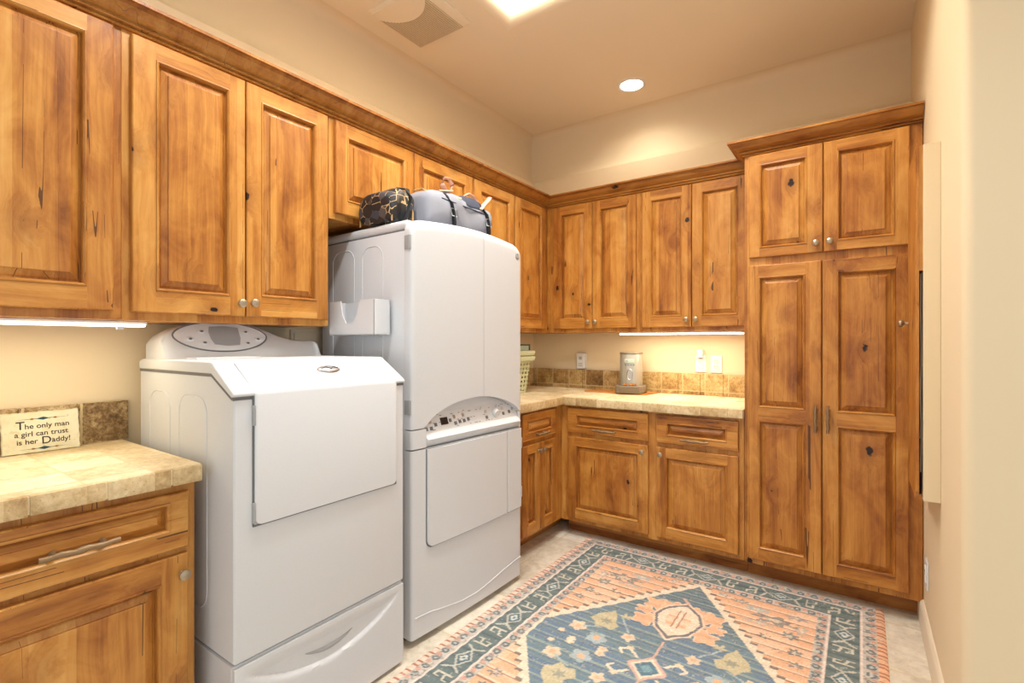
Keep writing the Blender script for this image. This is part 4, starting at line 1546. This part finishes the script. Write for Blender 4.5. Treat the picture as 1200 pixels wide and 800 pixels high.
# ------------------------------------------------------------------ ironing-board cabinet on the right wall
ic = thing('ironing_cabinet', 'narrow white wall cabinet with a wooden door, seen edge-on beside the full-height cabinet', 'cabinet', (XR, -1.208, 0.702))
HH = 1.283
bm = bmesh.new()
box(bm, -0.049, -0.0005, 0.0, 0.37, 0.0, HH, 0.002, 2)
obj('body', bm, M['paint'], ic)
bm = bmesh.new()
prism(bm, [(0.006, 0.030), (0.040, 0.0), (0.36, 0.0), (0.36, HH), (0.006, HH)], 'x', -0.0695, -0.0600)
dr2 = obj('door', bm, M['wood'], ic)
bm = bmesh.new()
lathe(bm, [(0.006, 0), (0.005, -0.012), (0.013, -0.016), (0.0165, -0.024), (0.013, -0.031), (0.004, -0.034)], 'x', 16)
obj('knob', bm, M['pewter'], dr2, (-0.0695, 0.355, 0.65), smooth=40)
bm = bmesh.new()
box(bm, -0.0600, -0.049, 0.008, 0.355, 0.83, HH - 0.002)
box(bm, -0.0600, -0.049, 0.30, 0.355, 0.0, 0.83)
obj('spacer', bm, M['wood'], ic)
bm = bmesh.new()
box(bm, -0.0592, -0.0495, 0.060, 0.295, 0.01, 0.828)  # solid block, the gap's shade put into its dark colour
obj('cavity_shade', bm, M['brown'], ic)
bm = bmesh.new()
tube(bm, [(-0.0545, 0.020, 0.10), (-0.0530, 0.018, 0.25), (-0.0560, 0.016, 0.38), (-0.0525, 0.018, 0.50), (-0.0550, 0.02, 0.68), (-0.0540, 0.02, 0.82)], 0.0022, 6)
tube(bm, [(-0.0560, 0.030, 0.22), (-0.0525, 0.028, 0.30), (-0.0570, 0.026, 0.42), (-0.0530, 0.03, 0.56)], 0.0018, 6)
obj('cord', bm, M['silver'], ic)

# ------------------------------------------------------------------ ceiling fittings
ef = thing('exhaust_fan', 'square ceiling exhaust fan cover with a curved louvred grille', 'vent', (0.325, -1.625, CEIL - 0.0002))
bm = bmesh.new()
w_ = 0.193
loft(bm, [[(x, y, 0.0) for x, y in rrect(2 * w_, 2 * w_, 0.012, 3)], [(x, y, -0.006) for x, y in rrect(2 * w_, 2 * w_, 0.012, 3)], [(x, y, -0.012) for x, y in rrect(2 * w_ - 0.03, 2 * w_ - 0.03, 0.010, 3)],
          [(x, y, -0.013) for x, y in rrect(2 * w_ - 0.05, 2 * w_ - 0.05, 0.010, 3)]], True, True)
obj('cover', bm, M['ceilpaint'], ef, smooth=30)
GX0, GX1, GY0, GY1 = -0.185, 0.140, -0.125, 0.187
def grille_lo(x):
    """the plain disc bites a curve out of the grille's near corner"""
    cxx, cyy, r = 0.150, -0.235, 0.285
    # arc through the two near corners, bulging into the grille
    dx = x - 0.060
    return -0.125 + 0.105 * max(0.0, 1 - ((x + 0.02) / 0.165) ** 2) ** 0.8
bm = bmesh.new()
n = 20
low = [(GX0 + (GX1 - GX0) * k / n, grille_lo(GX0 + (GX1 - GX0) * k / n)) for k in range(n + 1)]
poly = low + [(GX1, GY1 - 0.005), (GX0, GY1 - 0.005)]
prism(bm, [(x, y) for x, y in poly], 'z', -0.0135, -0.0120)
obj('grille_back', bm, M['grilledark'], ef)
bm = bmesh.new()
ns = 26
for k in range(ns):
    x = GX0 + 0.004 + (GX1 - GX0 - 0.008) * k / (ns - 1)
    box(bm, x - 0.0042, x + 0.0030, grille_lo(x), GY1 - 0.006, -0.0172, -0.0133)
obj('louvres', bm, M['grille'], ef)
bm = bmesh.new()
cl_ = []
poly = low + [(GX1, -0.178), (GX0, -0.178)]
prism(bm, poly, 'z', -0.0178, -0.0120, 0, 0.001, 1)
obj('plain_disc', bm, M['ceilpaint'], ef)

def can_light(name, label, x, y, group='recessed can lights'):
    r = thing(name, label, 'ceiling light', (x, y, CEIL - 0.0002), 0, group)
    bm = bmesh.new()
    lathe(bm, [(0.094, 0.0), (0.093, -0.004), (0.088, -0.006), (0.078, -0.006), (0.074, -0.003), (0.074, -0.0005)], 'z', 40, cap=False)
    obj('trim_ring', bm, M['offwhite'], r, smooth=50)
    bm = bmesh.new()
    lathe(bm, [(0.0745, -0.0015), (0.05, -0.0022), (0.02, -0.0030), (0.002, -0.0032)], 'z', 32)
    obj('lamp', bm, M['bulb'], r, smooth=60)
    return r


can_light('ceiling_light', 'lit round recessed can light in the ceiling near the back wall', 0.981, -0.304)

# ------------------------------------------------------------------ rug
RX0, RX1, RY0, RY1 = 0.795, 2.338, -2.705, -0.575
STEP = 0.005
nx_, ny_ = int(round((RX1 - RX0) / STEP)), int(round((RY1 - RY0) / STEP))
gx = np.linspace(RX0, RX1, nx_ + 1)
gy = np.linspace(RY0, RY1, ny_ + 1)
X, Y = np.meshgrid(gx, gy)
cxr, cyr = (RX0 + RX1) / 2, (RY0 + RY1) / 2
U, V = X - cxr, Y - cyr                     # centred coordinates
HU, HV = (RX1 - RX0) / 2, (RY1 - RY0) / 2
rng = np.random.default_rng(4)


def lin(r, g, b):
    return np.array(srgb(r, g, b)[:3])


SAL, SAL2 = lin(234, 182, 144), lin(243, 210, 182)
TEAL, TEAL2 = lin(92, 112, 116), lin(112, 132, 132)
BLUE, BLUE2 = lin(98, 126, 154), lin(104, 132, 146)
IVO, FLOR, GREY = lin(236, 220, 196), lin(206, 200, 190), lin(122, 124, 126)
KHA, PINK, DARK, CHAR = lin(202, 190, 154), lin(216, 176, 160), lin(84, 80, 82), lin(92, 84, 84)
LBL = lin(170, 186, 190)
C = np.zeros(X.shape + (3,))
rib = 0.064
phase = np.mod((RY1 - Y) / rib, 1.0)


def put(mask, col, a=1.0):
    m = mask.astype(float)[..., None] * a
    C[:] = C * (1 - m) + np.asarray(col) * m


def blob_noise(scale, seed):
    r = np.random.default_rng(seed)
    a = r.random((int(np.ptp(gy) / scale) + 3, int(np.ptp(gx) / scale) + 3))
    fx, fy = (X - RX0) / scale, (Y - RY0) / scale
    ix, iy = fx.astype(int), fy.astype(int)
    tx, ty = fx - ix, fy - iy
    return (a[iy, ix] * (1 - tx) * (1 - ty) + a[iy, ix + 1] * tx * (1 - ty) + a[iy + 1, ix] * (1 - tx) * ty + a[iy + 1, ix + 1] * tx * ty)


n_med, n_fin, n_big = blob_noise(0.03, 1), blob_noise(0.012, 2), blob_noise(0.12, 3)
dL = HU - np.abs(U)
dT = HV - np.abs(V)
dmin = np.minimum(dL, dT)
# salmon field with ribs
C[:] = SAL2
put(phase < 0.72, SAL)
put(n_big > 0.62, SAL2, 0.5)
put(phase > 0.88, lin(158, 100, 76), 0.9)
# grey-blue motifs scattered in the spandrels (mirrored)
AU, AV = np.abs(U), np.abs(V)


def star(cx, cy, rx, ry, n=6, k=0.35, rot=0.0, a=None, b=None):
    A, B = (AU if a is None else a) - cx, (AV if b is None else b) - cy
    th = np.arctan2(B / ry, A / rx) + rot
    rr_ = np.hypot(A / rx, B / ry)
    return rr_ < 1 + k * np.cos(n * th)


for cx, cy, rx, ry, col in ((0.36, 0.66, 0.085, 0.035, GREY), (0.28, 0.72, 0.05, 0.022, LBL), (0.43, 0.56, 0.030, 0.026, lin(96, 118, 126)), (0.20, 0.755, 0.035, 0.016, GREY),
                            (0.44, 0.735, 0.04, 0.02, lin(150, 150, 156)), (0.46, 0.44, 0.024, 0.022, lin(84, 100, 110)), (0.34, 0.50, 0.022, 0.018, CHAR), (0.12, 0.775, 0.03, 0.014, lin(150, 150, 156)),
                            (0.47, 0.35, 0.026, 0.022, GREY), (0.40, 0.42, 0.016, 0.014, lin(120, 84, 70)), (0.30, 0.60, 0.06, 0.02, lin(190, 178, 168)), (0.47, 0.63, 0.02, 0.04, lin(190, 178, 168))):
    put(star(cx, cy, rx, ry, 7, 0.3, 0.4) & (n_fin > 0.28), col, 0.85)
    put(star(cx, cy, rx * 0.42, ry * 0.42, 5, 0.3), IVO, 0.7)
# hexagon medallion: ivory stepped band, grey outline, blue field
HX, A0, A1 = 0.502, 0.785, 0.085      # half width, apex height, half height of the straight side
tl = np.clip(AU / HX, 0, 2)


def hexd(s):
    """signed distance-like value of the hexagon (positive inside), in metres along v"""
    edge = A0 - (A0 - A1) * AU / HX
    return np.minimum((edge - AV) * 0.63, HX - AU)


h = hexd(0)
stp = 0.030
stair_u = (np.floor(AU / stp) + 0.5) * stp
stair_edge = A0 + 0.065 - (A0 - A1) * stair_u / HX
out_band = (AV < stair_edge + 0.010) & (AU < HX + 0.052)
put(out_band, DARK, 0.8)
put((AV < stair_edge - 0.006) & (AU < HX + 0.042), IVO)
put(h > 0, BLUE)
put((h > 0) & (n_big > 0.55), BLUE2, 0.7)
put((h > 0) & (AV > 0.42), lin(88, 108, 116), 0.55)
put((h > 0) & (phase > 0.80), lin(150, 166, 158), 0.9)
put((h > 0) & (np.mod(phase + 0.5, 1.0) > 0.80), lin(122, 142, 142), 0.75)
put((h > 0) & (n_fin > 0.72), lin(60, 84, 112), 0.4)


def poly_mask(pts, A=None, B=None):
    A = U if A is None else A
    B = V if B is None else B
    m = np.zeros(X.shape, bool)
    k = len(pts)
    for i in range(k):
        (x0, y0), (x1, y1) = pts[i], pts[(i + 1) % k]
        if y0 == y1:
            continue
        c = ((B >= min(y0, y1)) & (B < max(y0, y1)))
        xi = x0 + (B - y0) * (x1 - x0) / (y1 - y0)
        m ^= c & (A < xi)
    return m


def seg_mask(x0, y0, x1, y1, w, A=None, B=None):
    A = U if A is None else A
    B = V if B is None else B
    dx, dy_ = x1 - x0, y1 - y0
    t_ = np.clip(((A - x0) * dx + (B - y0) * dy_) / (dx * dx + dy_ * dy_), 0, 1)
    return np.hypot(A - x0 - t_ * dx, B - y0 - t_ * dy_) < w


# flower medallions above and below the centre (mirror in v)
for (px_, py_, sx_, sy_) in ((0.12, 0.50, 0.06, 0.055), (0.13, 0.34, 0.055, 0.05), (0.055, 0.52, 0.05, 0.045), (0.155, 0.42, 0.045, 0.035)):
    put(star(px_, py_, sx_, sy_, 5, 0.22, 0.7), SAL2)
    put(star(px_, py_, sx_ * 0.9, sy_ * 0.9, 5, 0.22, 0.7), SAL)
hexp = [(0, 0.57), (0.075, 0.50), (0.105, 0.42), (0.075, 0.32), (0, 0.245), (-0.075, 0.32), (-0.105, 0.42), (-0.075, 0.50)]
sc2 = lambda k: [(x * k, 0.41 + (y - 0.41) * k) for x, y in hexp]
put(poly_mask(sc2(1.12), U, AV), SAL2)
put(poly_mask(sc2(1.02), U, AV), lin(118, 112, 118))
put(poly_mask(sc2(0.90), U, AV), IVO)
put(poly_mask(sc2(0.56), U, AV), SAL2)
put(poly_mask(sc2(0.56), U, AV) & (phase > 0.7), SAL)
put(seg_mask(0, 0.34, 0, 0.50, 0.005, U, AV), IVO)
for s in (-0.011, 0.011):
    put(seg_mask(s, 0.34, s, 0.50, 0.0028, U, AV), lin(172, 110, 92))
put(seg_mask(0, 0.08, 0, 0.20, 0.006, U, AV), PINK)
put(seg_mask(-0.03, 0.62, 0.0, 0.58, 0.008, U, AV), PINK)
# small central diamond with scrolled hooks
dm = np.abs(U) / 0.082 + np.abs(V) / 0.088
put(dm < 1.0, PINK)
put((dm < 0.80), IVO)
put(dm < 0.62, lin(78, 120, 142))
put(dm < 0.30, lin(120, 160, 170))
for s in (-1, 1):
    for q in (-1, 1):
        put(seg_mask(s * 0.055, q * 0.05, s * 0.10, q * 0.085, 0.0055), IVO)
        put(seg_mask(s * 0.10, q * 0.085, s * 0.135, q * 0.065, 0.0055), IVO)
        put(seg_mask(s * 0.135, q * 0.065, s * 0.118, q * 0.045, 0.0055), IVO)
# khaki leaf forms and pale blossoms
leaf = [(0.0, 0.09), (0.035, 0.05), (0.07, 0.02), (0.085, -0.03), (0.05, -0.045), (0.03, -0.085), (-0.01, -0.06), (-0.05, -0.075), (-0.075, -0.03), (-0.045, 0.0), (-0.035, 0.04)]
put(poly_mask([(0.265 + x * 0.85, 0.235 + y) for x, y in leaf], AU, AV) & (h > 0), KHA)
put(star(0.265, 0.22, 0.022, 0.022, 6, 0.3) & (h > 0), lin(150, 152, 140), 0.8)
put(star(0.205, 0.30, 0.022, 0.02, 5, 0.35) & (h > 0), KHA)
for px_, py_, r_ in ((0.355, 0.115, 0.040), (0.135, 0.155, 0.032), (0.245, 0.075, 0.045), (0.40, 0.045, 0.016), (0.10, 0.09, 0.018), (0.19, 0.015, 0.022), (0.33, 0.01, 0.02)):
    put(star(px_, py_, r_ * 0.9, r_ * 0.9, 5, 0.16, 0.6) & (h > 0), lin(228, 206, 178) if r_ != 0.045 else LBL)
    put(star(px_, py_, r_ * 0.35, r_ * 0.35, 5, 0.2) & (h > 0), SAL if r_ > 0.02 else IVO)
put(seg_mask(0.26, 0.16, 0.335, 0.125, 0.004, AU, AV) & (h > 0), LBL)
put(seg_mask(0.15, 0.19, 0.215, 0.285, 0.004, AU, AV) & (h > 0), LBL)
# borders
inb = dmin < 0.252
put(inb, FLOR)


def floral(d0, d1, seed):
    m = (dmin >= d0) & (dmin < d1)
    put(m, lin(202, 194, 184))
    along = np.where(dL < dT, Y, X)
    across = (dmin - d0) / (d1 - d0)
    k = np.mod(along / 0.058, 1.0)
    put(m & (np.hypot((k - 0.5) * 0.058, (across - 0.5) * (d1 - d0)) < 0.017) & (n_fin > 0.2), lin(96, 110, 116))
    put(m & (np.hypot((k - 0.5) * 0.058, (across - 0.5) * (d1 - d0)) < 0.007), lin(190, 196, 192))
    k2 = np.mod(along / 0.058 + 0.5, 1.0)
    put(m & (np.hypot((k2 - 0.5) * 0.058, (across - 0.3) * (d1 - d0)) < 0.011), lin(212, 160, 140))
    put(m & (n_fin > 0.70), lin(128, 118, 114), 0.7)
    put(m & (phase > 0.86), lin(150, 140, 132), 0.45)


floral(0.030, 0.082, 1)
floral(0.214, 0.252, 2)
band = (dmin >= 0.094) & (dmin < 0.202)
put(band, TEAL)
put(band & (phase > 0.62), lin(104, 124, 120), 0.6)
put(band & (np.mod(phase + .5, 1) > 0.80), lin(62, 84, 88), 0.6)
for d0 in (0.082, 0.202):
    put((dmin >= d0) & (dmin < d0 + 0.012), lin(96, 82, 84))
    put((dmin >= d0 + 0.0025) & (dmin < d0 + 0.0095), lin(232, 216, 206))
along = np.where(dL < dT, V, U)
acr = dmin - 0.148
kd = np.mod(along / 0.355 + 0.5, 1.0) - 0.5
q = kd * 0.355
lattice = np.abs(np.abs(acr) - np.clip(0.048 - np.abs(np.abs(q) - 0.01) * 0.9, -1, 1))
dmd = np.abs(q) / 0.060 + np.abs(acr) / 0.040
put(band & (dmd < 1.0), lin(196, 196, 186))
put(band & (dmd < 0.78), lin(74, 104, 116))
put(band & (dmd < 0.46), lin(206, 212, 206))
put(band & (dmd < 0.20), lin(84, 124, 150))
for s in (-1, 1):
    put(band & seg_mask(s * 0.060, 0.0, s * 0.085, 0.040, 0.005, q, acr), lin(196, 196, 186))
    put(band & seg_mask(s * 0.060, 0.0, s * 0.085, -0.040, 0.005, q, acr), lin(196, 196, 186))
    # hooked S forms between diamonds
    for (x0, y0, x1, y1) in ((0.112, -0.034, 0.112, 0.030), (0.112, 0.030, 0.140, 0.030), (0.140, 0.030, 0.140, 0.008), (0.112, -0.004, 0.150, -0.018), (0.150, -0.018, 0.150, -0.036)):
        put(band & seg_mask(s * x0, s * y0, s * x1, s * y1, 0.0048, q, acr), lin(206, 202, 186))
# selvage on the two long sides
put(dL < 0.030, SAL)
put((dL < 0.030) & (U < 0), lin(238, 210, 190))
put((dL < 0.030) & (np.mod(phase * 2, 1.0) > 0.70), lin(176, 104, 76))
# back hems: thin tan line
put((dT < 0.010), lin(186, 162, 120))
# wool speckle
wn_ = (n_fin > 0.80) & (rng.random(X.shape) > 0.4)
put(wn_, lin(206, 200, 190), 0.45)
C *= (0.84 + 0.32 * rng.random(X.shape))[..., None]
C = np.clip(C, 0, 1)
Zr = 0.007 + 0.0022 * np.clip(np.cos(2 * PI * (phase - 0.4)), -0.8, 0.6)
edge_h = np.clip(dmin / 0.012, 0, 1)
Zr = 0.0015 + (Zr - 0.0015) * edge_h
verts = np.stack([X - cxr, Y - cyr, Zr], -1).reshape(-1, 3)
nv = verts.shape[0]
ii = np.arange(ny_)[:, None] * (nx_ + 1) + np.arange(nx_)[None, :]
faces = np.stack([ii, ii + 1, ii + nx_ + 2, ii + nx_ + 1], -1).reshape(-1, 4)
me = bpy.data.meshes.new('rug_pile')
me.vertices.add(nv)
me.vertices.foreach_set('co', verts.astype(np.float32).ravel())
me.loops.add(faces.size)
me.loops.foreach_set('vertex_index', faces.astype(np.int32).ravel())
me.polygons.add(len(faces))
me.polygons.foreach_set('loop_start', (np.arange(len(faces)) * 4).astype(np.int32))
me.update(calc_edges=True)
ca = me.color_attributes.new('weave', 'FLOAT_COLOR', 'POINT')
ca.data.foreach_set('color', np.concatenate([C.reshape(-1, 3), np.ones((nv, 1))], 1).astype(np.float32).ravel())
t = NT('woven_rug')
at_ = t.n('ShaderNodeAttribute', attribute_name='weave')
v = t.objvec(False)
fn = t.noise(v, 420, 2, 0.6)
t.base(t.mix(t.math('MULTIPLY', fn, 0.22), at_.outputs['Color'], srgb(210, 200, 186)))
t.bump(fn, 0.5, 0.003)
M['rug'] = t.set(Roughness=0.92, Specular_IOR_Level=0.15)
me.materials.append(M['rug'])
me.shade_smooth()
rug = link(bpy.data.objects.new('area_rug', me))
rug.location = (cxr, cyr, 0.0005)
tag(rug, 'ribbed salmon and blue area rug with a hexagon medallion on the tile floor', 'rug')
bm = bmesh.new()
rf = random.Random(2)
for k in range(9):
    x = -HU + 0.02 + rf.uniform(0, 0.10) if k < 5 else rf.uniform(-HU, HU)
    p0 = Vector((x, HV - 0.004, 0.003))
    p1 = p0 + Vector((rf.uniform(-0.03, 0.03), rf.uniform(0.012, 0.035), 0.002))
    p2 = p1 + Vector((rf.uniform(-0.03, 0.03), rf.uniform(-0.004, 0.018), 0.0))
    tube(bm, [p0, p1, p2], 0.0010, 5)
fr = obj('fringe', bm, M['fringe'], rug)
fr['kind'] = 'stuff'
